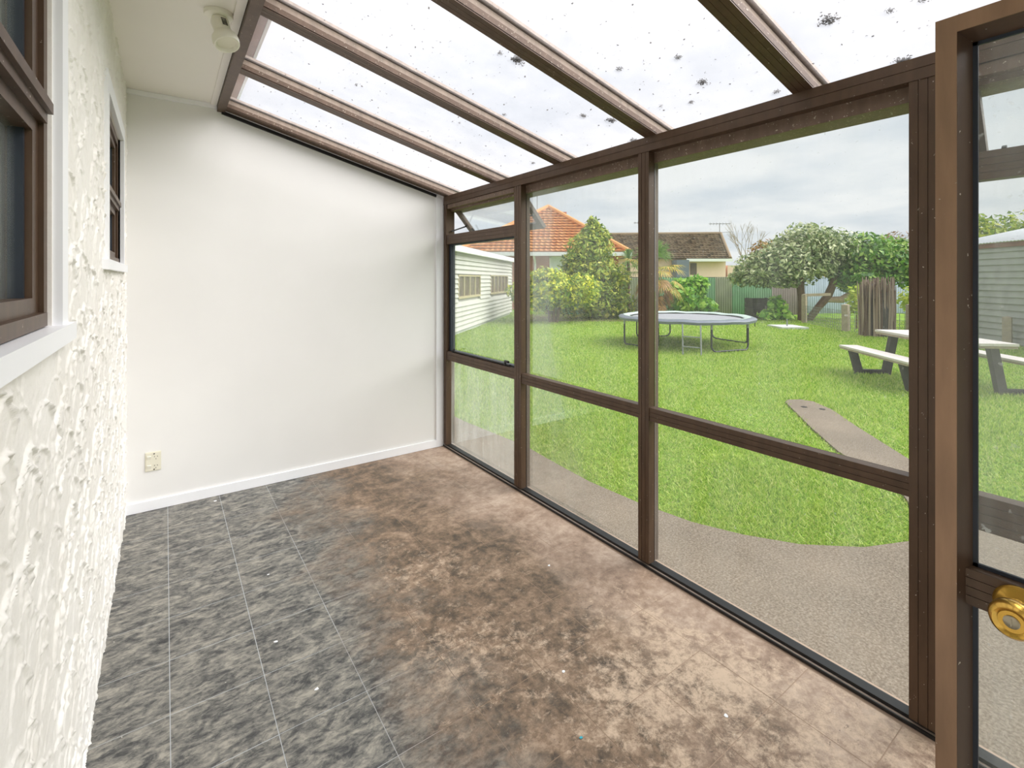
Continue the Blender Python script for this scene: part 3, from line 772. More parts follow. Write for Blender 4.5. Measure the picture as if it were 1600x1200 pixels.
SD = (FW + RT*.1314).normalized(); SNm = Vector((-SD.y, SD.x, 0))      # along, out toward the lawn
S0 = at(10.76 + .1314*8.5, 8.5, -.09)
# grass blades, thinner and denser near the house
def grass(n, r0, r1, hgt, wid, seed):
    g = np.random.default_rng(seed)
    r = r0*(r1/r0)**g.random(n); an = g.uniform(math.radians(-12), math.radians(72), n)      # bearing from the x axis
    P = np.stack([r*np.cos(an), r*np.sin(an)], 1)
    ok = (P[:, 0] > 2.2) & ~inside(P + g.normal(0, .022, P.shape), path_poly)
    gs = (P[:, 0]-G0.x)*GD.x + (P[:, 1]-G0.y)*GD.y; go = (P[:, 0]-G0.x)*GN.x + (P[:, 1]-G0.y)*GN.y
    ok &= ~((gs > -2.1) & (gs < 9.5) & (go < .04))
    ss = (P[:, 0]-S0.x)*SD.x + (P[:, 1]-S0.y)*SD.y; so = (P[:, 0]-S0.x)*SNm.x + (P[:, 1]-S0.y)*SNm.y
    ok &= ~((ss > -.1) & (ss < 6) & (so < .05))
    return P[ok], r[ok], g
P, R_, g = grass(520000, 2.7, 24, 0, 0, 3)
n = len(P)
patch = np.sin(P[:, 0]*1.7 + np.sin(P[:, 1]*1.3)*2)*np.cos(P[:, 1]*1.9 + P[:, 0]*.6)
hgt = (.022 + .018*g.random(n))*(1 + .25*patch)*np.clip(R_/6, .85, 1.5); wid = .0016 + .00075*R_
dirv = g.uniform(0, 2*np.pi, n); lean = g.normal(0, .022, (n, 2))
bx, by = np.cos(dirv)*wid, np.sin(dirv)*wid
z0 = np.full(n, GZ-.024)
V = np.stack([np.stack([P[:, 0]-bx, P[:, 1]-by, z0], 1), np.stack([P[:, 0]+bx, P[:, 1]+by, z0], 1), np.stack([P[:, 0]+lean[:, 0], P[:, 1]+lean[:, 1], z0+hgt], 1)], 1).reshape(-1, 3)
o = npmesh('lawn_grass', V, np.arange(3*n).reshape(n, 3), M['grass']); tag(o, 'short bright green lawn grass filling the garden', 'grass', kind='stuff')

# ------------------------------------------------------------------ weatherboard garage at left
ga = thing('garage', tuple(G0), 'long white weatherboard garage with two brown windows', 'garage')
def gp(s, o, z): return G0 + GD*s + GN*o + Vector((0, 0, z))
MB().obox(gp(-2, -4, .1), GD*11.3, GN*3.95, (0, 0, 2.42)).build('core', M['wboard'], ga)
MB().obox(gp(-2, -3.9, 0), GD*11.3, GN*3.88, (0, 0, .2)).build('foundation', M['slab'], ga)
wins = [(.84, 3.49, 1.05, 1.77, 4), (5.06, 8.45, 1.05, 1.80, 5)]
nb = 17; bh = 2.38/nb
for k in range(nb):
    z0, z1 = .12 + k*bh, .12 + (k+1)*bh
    segs = [(-2, 9.38)]
    for a, c, wz0, wz1, _ in wins:
        if z1 > wz0+.02 and z0 < wz1-.02:
            s2 = []
            for p_, q_ in segs:
                if a > p_ and c < q_: s2 += [(p_, a), (c, q_)]
                else: s2.append((p_, q_))
            segs = s2
    for a, c in segs:
        MB().prism([gp(a, -.03, z0), gp(a, .055, z0-.004), gp(a, .006, z1), gp(a, -.03, z1)], GD*(c-a)).build('weatherboard', M['wboard'], ga)
MB().obox(gp(9.36, -.06, .1), GD*.1, GN*.11, (0, 0, 2.42)).build('corner_board', M['wboard'], ga)
for a, c, z0, z1, k in wins:
    fr = MB().obox(gp(a, -.02, z0), GD*(c-a), GN*.075, (0, 0, .07)).obox(gp(a, -.02, z1-.05), GD*(c-a), GN*.07, (0, 0, .05)).obox(gp(a, -.02, z0), GD*.06, GN*.07, (0, 0, z1-z0)).obox(gp(c-.06, -.02, z0), GD*.06, GN*.07, (0, 0, z1-z0)).build('window_frame', M['old_frame'], ga)
    for i in range(1, k):
        s = a + (c-a)*i/k
        MB().obox(gp(s-.035, -.02, z0+.07), GD*.07, GN*.06, (0, 0, z1-z0-.12)).build('glazing_bar', M['old_frame'], fr)
    for i in range(k):
        s0, s1 = a + (c-a)*i/k + .04, a + (c-a)*(i+1)/k - .04
        MB().obox(gp(s0, -.015, z0+.06), GD*(s1-s0), GN*.012, (0, 0, z1-z0-.1)).build('window_pane', M['dark_pane'], fr)
MB().prism([gp(-2, .20, 2.50), gp(-2, .20, 2.60), gp(-2, -4.1, 3.1), gp(-2, -4.1, 3.0)], GD*11.5).build('roof', M['iron_white'], ga)
MB().obox(gp(-2, .10, 2.42), GD*11.45, GN*.12, (0, 0, .13)).build('gutter', M['fascia'], ga)

# ------------------------------------------------------------------ tiled roofs
def tile_face(name, E0, E1, T0, T1, nr, tw, mat, parent, amp=.05):
    """eave E0-E1, top T0-T1; rows of pan tiles laid in courses with raised lower ends"""
    E0, E1, T0, T1 = map(Vector, (E0, E1, T0, T1)); nrm = (E1-E0).cross((T0+T1)/2-E0).normalized()
    if nrm.z < 0: nrm = -nrm
    VV = []; FF = []
    for r in range(nr):
        f0, f1 = r/nr, (r+1.12)/nr
        f1 = min(f1, 1.0)
        a0, b0 = E0.lerp(T0, f0), E1.lerp(T1, f0); a1, b1 = E0.lerp(T0, f1), E1.lerp(T1, f1)
        n = max(1, int(round((b0-a0).length/tw)))
        for k in range(n):
            base = len(VV); m = 4
            for j in range(m+1):
                u = (k + j/m)/n; w = amp*(.5 + .5*math.cos(2*math.pi*j/m))
                p0 = a0.lerp(b0, u); p1 = a1.lerp(b1, u)
                VV += [tuple(p0.lerp(p1, .35) + nrm*.002), tuple(p0 + nrm*(.085+w)), tuple(p1 + nrm*(w+.004))]
            for j in range(m):
                q = base + 3*j
                FF += [(q, q+3, q+4, q+1), (q+1, q+4, q+5, q+2)]
    o = npmesh(name, np.array(VV), np.array(FF), mat, parent); o['kind'] = 'stuff'; return o

# orange house
oh = thing('brick_house', tuple(at(1.6, 30, -.09)), 'red brick house with bright orange tiled hip roof', 'house')
def hp(l, d, z): return at(l, d, z)
L0, L1, D0, D1, ZE, ZA = -3.0, 6.2, 25.6, 35.0, 2.93, 5.95
A_ = hp(2.25, 30.2, ZA)
MB().obox(hp(L0+.5, D0+.5, -.09), RT*(L1-L0-1), FW*(D1-D0-1), UP*(ZE+.09)).build('wall', M['brick'], oh)
E = [hp(L0, D0, ZE), hp(L1, D0, ZE), hp(L1, D1, ZE), hp(L0, D1, ZE)]
MB().add([E[0], E[1], E[2], E[3], A_], [(0, 1, 4), (1, 2, 4), (2, 3, 4), (3, 0, 4), (3, 2, 1, 0)]).build('roof', M['tile_orange'], oh)
tile_face('roof_tiles', E[0], E[1], A_ - RT*.1, A_ + RT*.1, 17, .30, M['tile_orange'], oh)
tile_face('roof_tiles', E[1], E[2], A_ - FW*.1, A_ + FW*.1, 17, .30, M['tile_orange'], oh)
for e in (E[0], E[1]):
    MB().tube([tuple(e + UP*.08), tuple(A_ + UP*.10)], .13, 8).build('ridge_capping', M['tile_orange'], oh)
MB().obox(hp(3.0, 31.2, 5.3), RT*.5, FW*.5, UP*.55).build('chimney', M['brick'], oh)
MB().obox(hp(L0, D0-.08, ZE-.16), RT*(L1-L0), FW*.10, UP*.20).obox(hp(L1, D0, ZE-.16), RT*.1, FW*9, UP*.2).build('gutter', M['fascia'], oh)
MB().obox(hp(L0, D0, ZE-.10), RT*(L1-L0), FW*.52, UP*.04).build('eave_soffit', M['fascia'], oh)
MB().tube([tuple(hp(1.15, D0+.05, ZE-.12)), tuple(hp(1.2, D0+.25, ZE-.35)), tuple(hp(1.24, D0+.44, ZE-.55)), tuple(hp(1.24, D0+.44, 0))], .06).build('downpipe', M['fascia'], oh)
for l, w in ((2.0, .85), (2.95, .8)):
    f = MB().obox(hp(l, D0+.44, 1.15), RT*.09, FW*.08, UP*1.62).obox(hp(l+w-.09, D0+.44, 1.15), RT*.09, FW*.08, UP*1.62).obox(hp(l, D0+.44, 1.15), RT*w, FW*.08, UP*.09).obox(hp(l, D0+.44, 2.68), RT*w, FW*.08, UP*.09).build('window_frame', M['fascia'], oh)
    MB().obox(hp(l+.08, D0+.47, 1.22), RT*(w-.16), FW*.02, UP*1.5).build('window_pane', M['curtain'], f)
MB().tube([tuple(hp(1.55, 30, 5.4)), tuple(hp(1.55, 30, 7.3))], .022, 6).build('aerial_mast', M['aerial'], oh)

# brown tiled house
bh_ = thing('tiled_house', tuple(at(14, 42, -.09)), 'cream house with brown tiled roof behind the green fence', 'house')
l0, l1, d0, d1, ze, zrd = 7.5, 17.15, 38, 46, 3.12, 5.35
MB().obox(at(l0+.3, d0+.4, -.09), RT*(l1-l0-.6), FW*7.2, UP*(ze+.09)).build('wall', M['cream_wall'], bh_)
MB().obox(at(12.55, d0-.9, -.09), RT*.95, FW*1.2, UP*(ze-.02)).build('blue_wall', M['blue_wall'], bh_)
Ea, Eb, Ta, Tb = at(l0, d0, ze), at(l1, d0, ze), at(l0, 42, zrd), at(18.0, 42, zrd+.08)
Ec, Ed = at(l0, d1, ze), at(l1+1.6, d1, ze)
Eb = at(17.05, d0, ze)
MB().add([Ea, Eb, Tb, Ta, Ec, Ed], [(0, 1, 2, 3), (3, 2, 5, 4), (1, 5, 2), (0, 3, 4), (0, 4, 5, 1)]).build('roof', M['tile_brown'], bh_)
tile_face('roof_tiles', Ea, Eb, Ta, Tb, 15, .30, M['tile_brown'], bh_)
MB().tube([tuple(Ta + UP*.06), tuple(Tb + UP*.06)], .13, 8).build('ridge_capping', M['tile_brown'], bh_)
MB().tube([tuple(Eb + UP*.06), tuple(Tb + UP*.06)], .13, 8).build('ridge_capping', M['tile_brown'], bh_)
MB().obox(at(13.6, d0-.1, ze-.20), RT*3.6, FW*.12, UP*.22).build('fascia_board', M['fascia'], bh_)
MB().obox(at(14.05, d0+.36, 1.9), RT*.5, FW*.06, UP*.9).build('window_pane', M['dark_pane'], bh_)
MB().obox(at(17.0, d0+.4, -.09), RT*2.0, FW*5, UP*2.72).build('lower_wall', M['cream_wall'], bh_)
def aerial(l, d, z0, h, parent, el):
    b = MB().tube([tuple(at(l, d, z0)), tuple(at(l, d, z0+h))], .028, 6)
    b.tube([tuple(at(l-.9, d, z0+h*.95)), tuple(at(l+.9, d, z0+h*.97))], .022, 6)
    for k in range(7):
        x = -.8 + k*.27; b.tube([tuple(at(l+x, d-.3, z0+h*.95)), tuple(at(l+x, d+.3, z0+h*.99))], .014, 5)
        b.tube([tuple(at(l+x, d, z0+h*.95-.12)), tuple(at(l+x, d, z0+h*.95+.12))], .012, 5)
    if el: b.tube([tuple(at(l, d, z0+h*.25)), tuple(at(l+1.2, d, z0+h*.3))], .02, 6)
    return b.build('aerial', M['aerial'], parent)
aerial(17.9, 42, 5.3, 1.05, bh_, True); aerial(11.4, 42, 5.2, 1.25, bh_, False)

# pale house behind the spreading tree
ph = thing('pale_house', tuple(at(26, 44, -.09)), 'pale-roofed house mostly hidden behind the spreading tree', 'house')
MB().obox(at(24.5, 42, -.09), RT*11.5, FW*6, UP*2.4).build('wall', plain('tan_wall', (222, 172, 128), .8, .05), ph)
MB().prism([at(24, 41.5, 2.25), at(24, 45, 3.7), at(24, 48.5, 2.25)], RT*12.5).build('roof', M['iron_white'], ph)
MB().obox(at(25.4, 41.92, .6), RT*.7, FW*.1, UP*1.5).build('window_frame', M['fascia'], ph)

# ------------------------------------------------------------------ fences
def sheet_fence(root, l0, l1, dep, z1, mats, sheet=.78, dslope=0.0):
    l = l0; k = 0
    while l < l1 - .01:
        w = min(sheet, l1-l); nw = max(2, int(w/.026)); V = []; F = []
        top = z1 + random.uniform(-.025, .025)
        for i in range(nw+1):
            x = l + w*i/nw; dd = dep + dslope*(x-l0) + .016*math.cos(2*math.pi*x/.105)
            for q in (0, .012):
                V += [tuple(at(x, dd+q, -.1)), tuple(at(x, dd+q, top))]
        for i in range(nw):
            a = 4*i
            F += [(a, a+4, a+5, a+1), (a+2, a+3, a+7, a+6), (a+1, a+5, a+7, a+3)]
        m = mats[k % len(mats)] if callable(mats) is False else mats((l+w/2))
        npmesh('iron_sheet', np.array(V), np.array(F), m, root, smooth=True)
        l += w; k += 1
gf = thing('green_fence', tuple(at(8, 22.3, -.1)), 'green painted corrugated iron fence behind the trampoline', 'fence')
sheet_fence(gf, 1.5, 11.9, 22.3, 1.63, lambda l: M['fence_olive'] if (int(l*1.3) % 5 == 2) else M['fence_green'])
MB().obox(at(1.5, 22.34, 1.54), RT*10.4, FW*.06, UP*.10).build('rail', M['timber_dark'], gf)
bf = thing('brown_fence', tuple(at(12.5, 22.3, -.1)), 'short brown-stained iron fence section behind the compost bin', 'fence')
sheet_fence(bf, 11.9, 13.3, 22.3, 1.60, [plain('brown_iron', (128, 116, 108), .7, .15, 2)])
yf = thing('grey_fence', tuple(at(16, 23, -.1)), 'blue-grey corrugated iron fence behind the spreading tree', 'fence')
sheet_fence(yf, 13.3, 22.6, 23.2, 1.66, [M['fence_grey']])

# ------------------------------------------------------------------ trees
def crown(nm, blobs, L, W, mat, parent, bias=.45):
    C = []; N = []
    for (c, r, n) in blobs:
        d = RNG.normal(0, 1, (n, 3)); d /= np.linalg.norm(d, axis=1, keepdims=True)
        rad = RNG.random((n, 1))**.38
        lump = 1 + .16*np.sin(d[:, :1]*7 + d[:, 1:2]*5 + c.x) * np.cos(d[:, 2:3]*8 + c.y)
        C.append(np.array(c) + d*rad*lump*np.array(r)); N.append(d)
    C = np.concatenate(C); N = np.concatenate(N)
    k = C[:, 2] > -.05
    return leaves_mesh(nm, C[k], L, W, mat, parent, normals=N[k] + np.array([0, 0, .5]), bias=bias)
def twig_tree(nm, base, h, spread, depth, mat, parent, seed, r0=.1, n=3):
    rr = random.Random(seed); b = MB()
    def go(p, d, ln, r, k):
        q = p + d*ln; b.tube([tuple(p), tuple((p+q)/2 + Vector((rr.uniform(-1, 1), rr.uniform(-1, 1), 0))*ln*.05), tuple(q)], [r, r*.85, r*.65], 6 if k > 1 else 4)
        if k == 0: return
        for _ in range(n if k < depth else n+1):
            e = (d + Vector((rr.uniform(-1, 1), rr.uniform(-1, 1), rr.uniform(-.2, .7)))*spread).normalized()
            go(q, e, ln*rr.uniform(.62, .82), r*.6, k-1)
    go(Vector(base), Vector((0, 0, 1)), h, r0, depth)
    return b.build(nm, mat, parent, fix=False)

LF = {}
LF['citrus'] = leafmat('citrus_leaf', [(86, 118, 45), (125, 157, 57), (174, 194, 74), (223, 222, 79), (250, 246, 84)], .3)
LF['ever'] = leafmat('evergreen_leaf', [(85, 112, 46), (118, 146, 58), (155, 176, 70), (193, 201, 90), (218, 212, 102)], .3)
LF['lime'] = leafmat('lime_leaf', [(90, 149, 47), (129, 185, 66), (172, 219, 90), (216, 241, 120)], .35)
LF['silver'] = leafmat('grey_green_leaf', [(80, 104, 62), (116, 137, 88), (155, 169, 118), (200, 207, 157), (250, 249, 208)], .25)
LF['deep'] = leafmat('deep_green_leaf', [(60, 102, 41), (92, 139, 55), (128, 172, 74), (186, 207, 111)], .3)
LF['autumn'] = leafmat('autumn_leaf', [(158, 112, 44), (186, 138, 58), (150, 130, 60), (120, 116, 56)], .3)
LF['yellow'] = leafmat('yellow_green_leaf', [(150, 176, 60), (190, 206, 84), (214, 214, 96)], .35)
LF['palm_green'] = leafmat('palm_leaf', [(77, 121, 48), (107, 151, 66), (147, 176, 92)], .25)
LF['palm_yellow'] = leafmat('yellowing_palm_leaf', [(162, 168, 79), (205, 183, 90), (222, 183, 90)], .25)
LF['palm_dead'] = leafmat('dead_palm_leaf', [(165, 123, 81), (206, 156, 101), (132, 101, 72)], .15)
LF['red_haze'] = leafmat('reddish_leaf', [(150, 118, 98), (172, 140, 118), (128, 110, 92)], .3)

t = thing('citrus_tree', tuple(at(1.56, 18.3, -.08)), 'low rounded citrus tree with yellowing leaf tips beside the garage', 'tree')
crown('foliage', [(at(1.5, 18.3, 1.15), (1.35, 1.1, .62), 3400), (at(.55, 18.4, 1.1), (.75, .8, .5), 1000), (at(2.6, 18.2, 1.2), (.7, .8, .6), 1000), (at(1.3, 18.1, 1.65), (.7, .7, .35), 700), (at(1.0, 18.2, .75), (.9, .8, .45), 900), (at(2.2, 18.3, .8), (.8, .7, .4), 700)], .085, .04, LF['citrus'], t)
b = MB()
for l in (1.38, 1.56, 1.74): b.tube([tuple(at(1.56 + (l-1.56)*.6, 18.3, -.1)), tuple(at(l, 18.3, .35)), tuple(at(1.56 + (l-1.56)*3.2, 18.3, 1.0))], [.07, .06, .04], 8)
b.build('trunk', M['bark'], t)
t = thing('evergreen_tree', tuple(at(3.15, 20, -.08)), 'tall cone-shaped evergreen tree in front of the orange roof', 'tree')
crown('foliage', [(at(3.3, 20, .85), (1.75, 1.2, 1.0), 3600), (at(3.15, 20, 1.9), (1.3, 1.1, .9), 3000), (at(3.2, 20, 2.75), (1.05, .9, .75), 2300), (at(3.4, 20, 3.35), (.65, .6, .5), 1100), (at(3.3, 20, 3.8), (.28, .3, .35), 300), (at(2.55, 19.9, 2.2), (.5, .6, .6), 600), (at(4.3, 20, 1.5), (.6, .6, .7), 700), (at(4.4, 19.8, .5), (.7, .6, .6), 700)], .095, .038, LF['ever'], t)
MB().tube([tuple(at(3.15, 20, -.1)), tuple(at(3.2, 20, 3.4))], [.13, .03], 8).build('trunk', M['bark'], t)

t = thing('broadleaf_shrub', tuple(at(7.55, 20.6, -.08)), 'lush lime-green broadleaf shrub between the palm and green fence', 'shrub')
crown('foliage', [(at(7.45, 20.6, .75), (.95, .7, .85), 1500), (at(7.8, 20.6, 1.25), (.55, .5, .45), 500), (at(7.0, 20.6, .9), (.5, .5, .7), 400), (at(8.0, 20.5, .35), (.6, .6, .4), 350)], .13, .085, LF['lime'], t)
MB().tube([tuple(at(7.5, 20.6, -.1)), tuple(at(7.5, 20.6, .9))], [.05, .02], 7).build('stem', M['bark'], t)

# fan palm
pl = thing('fan_palm', tuple(at(5.75, 19.6, -.08)), 'shaggy fan palm with yellow drooping lower fronds behind the trampoline', 'palm')
pc = at(5.75, 19.6, 2.15)
MB().tube([tuple(at(5.75, 19.6, -.1)), tuple(at(5.75, 19.6, .8)), tuple(pc)], [.20, .17, .14], 10).build('trunk', M['bark'], pl)
rp = random.Random(3)
def frond(el, az, pet, fan, mat, nseg=18):
    d = Vector((math.cos(az)*math.cos(el), math.sin(az)*math.cos(el), math.sin(el)))
    hub = pc + d*pet + Vector((0, 0, -.1*pet)); side = d.cross(UP).normalized(); up = side.cross(d)
    V = []; F = []
    for k in range(nseg):
        a = math.radians(-105 + 210*k/(nseg-1))
        e = (d*math.cos(a) + side*math.sin(a)).normalized(); w = up.cross(e).normalized()*.024
        ln = fan*(1 - .25*abs(a)/1.8)*rp.uniform(.9, 1.08)
        m = hub + e*ln*.6 - UP*.05*fan; tip = hub + e*ln - UP*rp.uniform(.18, .4)*fan
        b0 = len(V)
        V += [tuple(hub), tuple(m + w), tuple(tip), tuple(m - w)]; F.append((b0, b0+1, b0+2, b0+3))
    pb = len(V); sv = side*.012
    V += [tuple(pc - sv), tuple(pc + sv), tuple(hub + sv), tuple(hub - sv)]; F.append((pb, pb+1, pb+2, pb+3))
    npmesh('frond', np.array(V), np.array(F), mat, pl)
for k in range(13): frond(math.radians(rp.uniform(25, 85)), k*2.4 + rp.uniform(-.2, .2), rp.uniform(.45, .75), rp.uniform(.58, .74), LF['palm_green'])
for k in range(11): frond(math.radians(rp.uniform(-20, 20)), k*2.4 + rp.uniform(-.2, .2), rp.uniform(.6, .95), rp.uniform(.58, .72), LF['palm_green'] if k % 3 == 0 else LF['palm_yellow'])
for k in range(13): frond(math.radians(rp.uniform(-70, -28)), k*2.4 + rp.uniform(-.2, .2), rp.uniform(.7, 1.15), rp.uniform(.5, .64), LF['palm_dead'] if k % 2 else LF['palm_yellow'])
for k in range(9): frond(math.radians(rp.uniform(-84, -64)), k*2.4, rp.uniform(1.1, 1.6), rp.uniform(.45, .55), LF['palm_dead'])

yu = thing('spiky_cordyline', tuple(at(5.0, 21.0, -.08)), 'spiky green cordyline head left of the fan palm', 'plant')
MB().tube([tuple(at(5.0, 21, -.1)), tuple(at(5.02, 21, 2.3))], [.09, .06], 8).build('trunk', M['bark'], yu)
V = []; F = []
for k in range(90):
    el = math.radians(rp.uniform(-45, 85)); az = rp.uniform(0, 6.28); d = Vector((math.cos(az)*math.cos(el), math.sin(az)*math.cos(el), math.sin(el)))
    s = d.cross(UP).normalized()*.025; p0 = at(5.02, 21, 2.35); m = p0 + d*.45; tp = p0 + d*.75 - UP*.2
    b0 = len(V); V += [tuple(p0), tuple(m+s), tuple(tp), tuple(m-s)]; F.append((b0, b0+1, b0+2, b0+3))
npmesh('leaves', np.array(V), np.array(F), LF['palm_green'], yu)

# spreading tree with leaning trunks
t = thing('spreading_tree', tuple(at(11.4, 19.1, -.08)), 'wide spreading grey-green tree with leaning bare trunks', 'tree')
b = MB().tube([tuple(at(11.35, 19.1, -.1)), tuple(at(11.35, 19.1, .7)), tuple(at(11.3, 19.1, 1.6)), tuple(at(11.1, 19.1, 2.5))], [.14, .13, .14, .07], 10)
b.build('trunk', M['bark'], t)
MB().tube([tuple(at(11.6, 19.1, -.1)), tuple(at(11.95, 19.0, .45)), tuple(at(12.3, 19.0, .85)), tuple(at(12.55, 19.0, 1.4)), tuple(at(12.75, 19.0, 2.4))], [.13, .13, .15, .13, .06], 10).build('trunk', M['bark'], t)
MB().tube([tuple(at(12.2, 19.0, .75)), tuple(at(12.8, 18.9, .75)), tuple(at(13.3, 18.9, 1.05)), tuple(at(13.8, 18.9, 1.45)), tuple(at(14.3, 18.9, 2.2))], [.11, .14, .13, .11, .05], 10).build('branch', M['bark_pale'], t)
crown('foliage', [(at(10.9, 19.2, 2.2), (1.5, 1.2, 1.0), 3000), (at(11.6, 19.2, 3.0), (1.2, 1.1, .75), 2000), (at(9.7, 19.3, 1.95), (.9, .9, .65), 1000), (at(12.5, 19.1, 2.75), (1.0, 1.0, .85), 1500), (at(11.9, 19.0, 2.1), (1.0, .8, .55), 900), (at(9.2, 19.3, 1.6), (.7, .6, .4), 450), (at(10.2, 19.2, 1.5), (.9, .7, .3), 500)], .10, .042, LF['silver'], t)
crown('foliage', [(at(13.2, 18.9, 1.75), (.8, .8, .75), 1700), (at(13.6, 19.0, 2.6), (1.1, 1.0, .8), 1700), (at(14.7, 19.0, 2.4), (1.0, 1.0, .85), 1400), (at(15.3, 18.8, 1.75), (.9, .8, .55), 1000), (at(14.3, 18.8, 1.65), (.6, .6, .4), 400), (at(16.0, 18.8, 2.3), (.7, .7, .7), 700)], .10, .05, LF['deep'], t)
t2 = MB()
t = thing('autumn_tree', tuple(at(16.0, 30, -.08)), 'orange-leaved autumn tree rising left of the spreading tree', 'tree')
crown('foliage', [(at(15.6, 30, 2.9), (.9, 1.0, 1.1), 900), (at(15.1, 30, 2.4), (.6, .8, .8), 350)], .12, .07, LF['autumn'], t); MB().tube([tuple(at(16.0, 30, -.1)), tuple(at(15.6, 30, 3))], [.14, .05], 7).build('trunk', M['bark'], t)
t = thing('bare_tree', tuple(at(15.6, 32.5, -.08)), 'leafless small tree right of the brown tiled roof', 'tree')
twig_tree('branches', at(15.6, 32.5, -.08), 1.85, .45, 4, M['timber_grey'], t, 4, .055)
t = thing('far_tree', tuple(at(28, 36, -.08)), 'distant reddish tree behind the right end of the spreading tree', 'tree')
crown('foliage', [(at(28.4, 36, 3.9), (1.6, 1.3, 1.2), 700)], .12, .06, LF['red_haze'], t); MB().tube([tuple(at(28.2, 36, -.1)), tuple(at(28.3, 36, 4))], [.2, .05], 7).build('trunk', M['bark'], t)
t = thing('far_tree', tuple(at(24.5, 24, -.08)), 'olive tree rising behind the grey shed seen through the door', 'tree')
crown('foliage', [(at(23.2, 24, 4.0), (1.3, 1.0, .8), 420), (at(25.0, 24, 4.0), (1.2, 1, .9), 420), (at(24.0, 24, 3.4), (1.6, 1, .7), 500)], .14, .07, LF['ever'], t); MB().tube([tuple(at(24.3, 24, -.1)), tuple(at(24.3, 24, 4))], [.2, .05], 7).build('trunk', M['bark'], t)
t = thing('leafy_weed', tuple(at(10.5, 19.4, -.08)), 'leafy green weed growing beside the dark compost bin', 'plant')
crown('foliage', [(at(10.55, 19.4, .42), (.42, .35, .48), 330), (at(10.2, 19.4, .12), (.5, .35, .22), 200), (at(10.9, 19.35, .08), (.3, .35, .2), 120)], .11, .07, LF['lime'], t)
t = thing('yellow_shrub', tuple(at(11.9, 15.9, -.08)), 'yellow-green shrub left of the brushwood stump', 'shrub')
crown('foliage', [(at(11.25, 15.9, .9), (.32, .3, .5), 210), (at(11.1, 15.9, .6), (.2, .2, .25), 70)], .085, .05, LF['yellow'], t); MB().tube([tuple(at(11.25, 15.9, -.1)), tuple(at(11.25, 15.9, .9))], [.03, .015], 6).build('stem', M['bark'], t)
t = thing('yellow_shrub', tuple(at(12.9, 15.9, -.08)), 'yellow-green shrub right of the brushwood stump', 'shrub')
crown('foliage', [(at(12.95, 15.9, .85), (.35, .3, .5), 200)], .085, .05, LF['yellow'], t); MB().tube([tuple(at(12.95, 15.9, -.1)), tuple(at(12.95, 15.9, .8))], [.03, .015], 6).build('stem', M['bark'], t)

# bed of bare soil under the hedge line
o = MB().prism([at(.4, 18.9, -.12), at(3.9, 18.6, -.12), at(7.6, 19.4, -.12), at(8.8, 20.8, -.12), at(8.8, 22.2, -.12), at(.4, 22.2, -.12)], (0, 0, .055)).build('soil_bed', M['soil']); tag(o, 'bare brown soil bed under the trees and palm', 'soil', kind='structure')

# ------------------------------------------------------------------ trampoline
TC = Vector((10.6, 7.42, GZ-.01)); RL, RR, ZT = 1.53, 1.60, .60
tr = thing('trampoline', tuple(TC), 'round trampoline with grey mat, padded rim and black legs', 'trampoline')
def ring(prof, n=64):
    b = MB(); m = len(prof); vs = []; fs = []
    for k in range(n):
        a = 2*math.pi*k/n
        wob = .012*math.sin(a*9) + .008*math.sin(a*17+1)
        for r, z in prof: vs.append((TC.x + r*math.cos(a), TC.y + r*math.sin(a), z + wob*.5))
    for k in range(n):
        for j in range(m): fs.append((k*m+j, k*m+(j+1) % m, ((k+1) % n)*m+(j+1) % m, ((k+1) % n)*m+j))
    return b.add(vs, fs)
ring([(1.36, ZT), (1.40, ZT+.035), (1.50, ZT+.045), (1.58, ZT+.035), (1.625, ZT), (1.61, ZT-.055), (1.55, ZT-.06), (1.40, ZT-.01)]).build('pad', M['pad'], tr, smooth=True)
ring([(1.345, ZT+.018), (1.37, ZT+.030), (1.44, ZT+.050), (1.50, ZT+.052), (1.50, ZT+.047), (1.36, ZT+.012)]).build('pad_top', M['pad_pale'], tr, smooth=True)
MB().lathe((TC.x, TC.y, ZT-.012), (0, 0, 1), [(0, 1.29), (.006, 1.29)], 64).build('jumping_mat', M['mat'], tr)
ring([(1.285, ZT-.008), (1.37, ZT-.002), (1.37, ZT+.006), (1.285, ZT+.0)]).build('spring_ring', M['black'], tr)
ring([(1.51, ZT-.06), (1.55, ZT-.035), (1.51, ZT-.015), (1.47, ZT-.035)]).build('rim_tube', M['frame_black'], tr, smooth=True)
def tp(a, z, r=RL): return (TC.x + r*math.cos(math.radians(a)), TC.y + r*math.sin(math.radians(a)), z)
for a, c in ((-124, -83), (-38, 8), (50, 90), (147, 193)):
    zb = GZ+.01
    pts = [tp(a, ZT-.03), tp(a, zb+.10), tp(a+1.5, zb+.03), tp(a+4, zb)]
    pts += [tp(a+4+(c-a-8)*f, zb, RL*math.cos(math.radians((c-a)/2))/max(.1, math.cos(math.radians(abs((a+c)/2-(a+4+(c-a-8)*f)))))) for f in (.2, .5, .8)]
    pts += [tp(c-4, zb), tp(c-1.5, zb+.03), tp(c, zb+.10), tp(c, ZT-.03)]
    lg = MB().tube(pts, .021, 8).build('leg_frame', M['frame_black'], tr, smooth=True)
    for q in (a, c): MB().tube([tp(q, ZT-.16), tp(q, ZT-.05)], .024, 8).build('leg_socket', M['galv'], lg, smooth=True)
ld = MB()
la, lb = Vector((9.22, 6.38, 0)), Vector((9.40, 6.02, 0)); la = Vector((9.068, 6.398, 0)); lb = Vector((9.136+.04, 6.028, 0))
ins = (TC - (la+lb)/2); ins.z = 0; ins = ins.normalized()*.14
root = None
lo = thing('ladder', (0, 0, 0), '', '') if False else None
rails = []
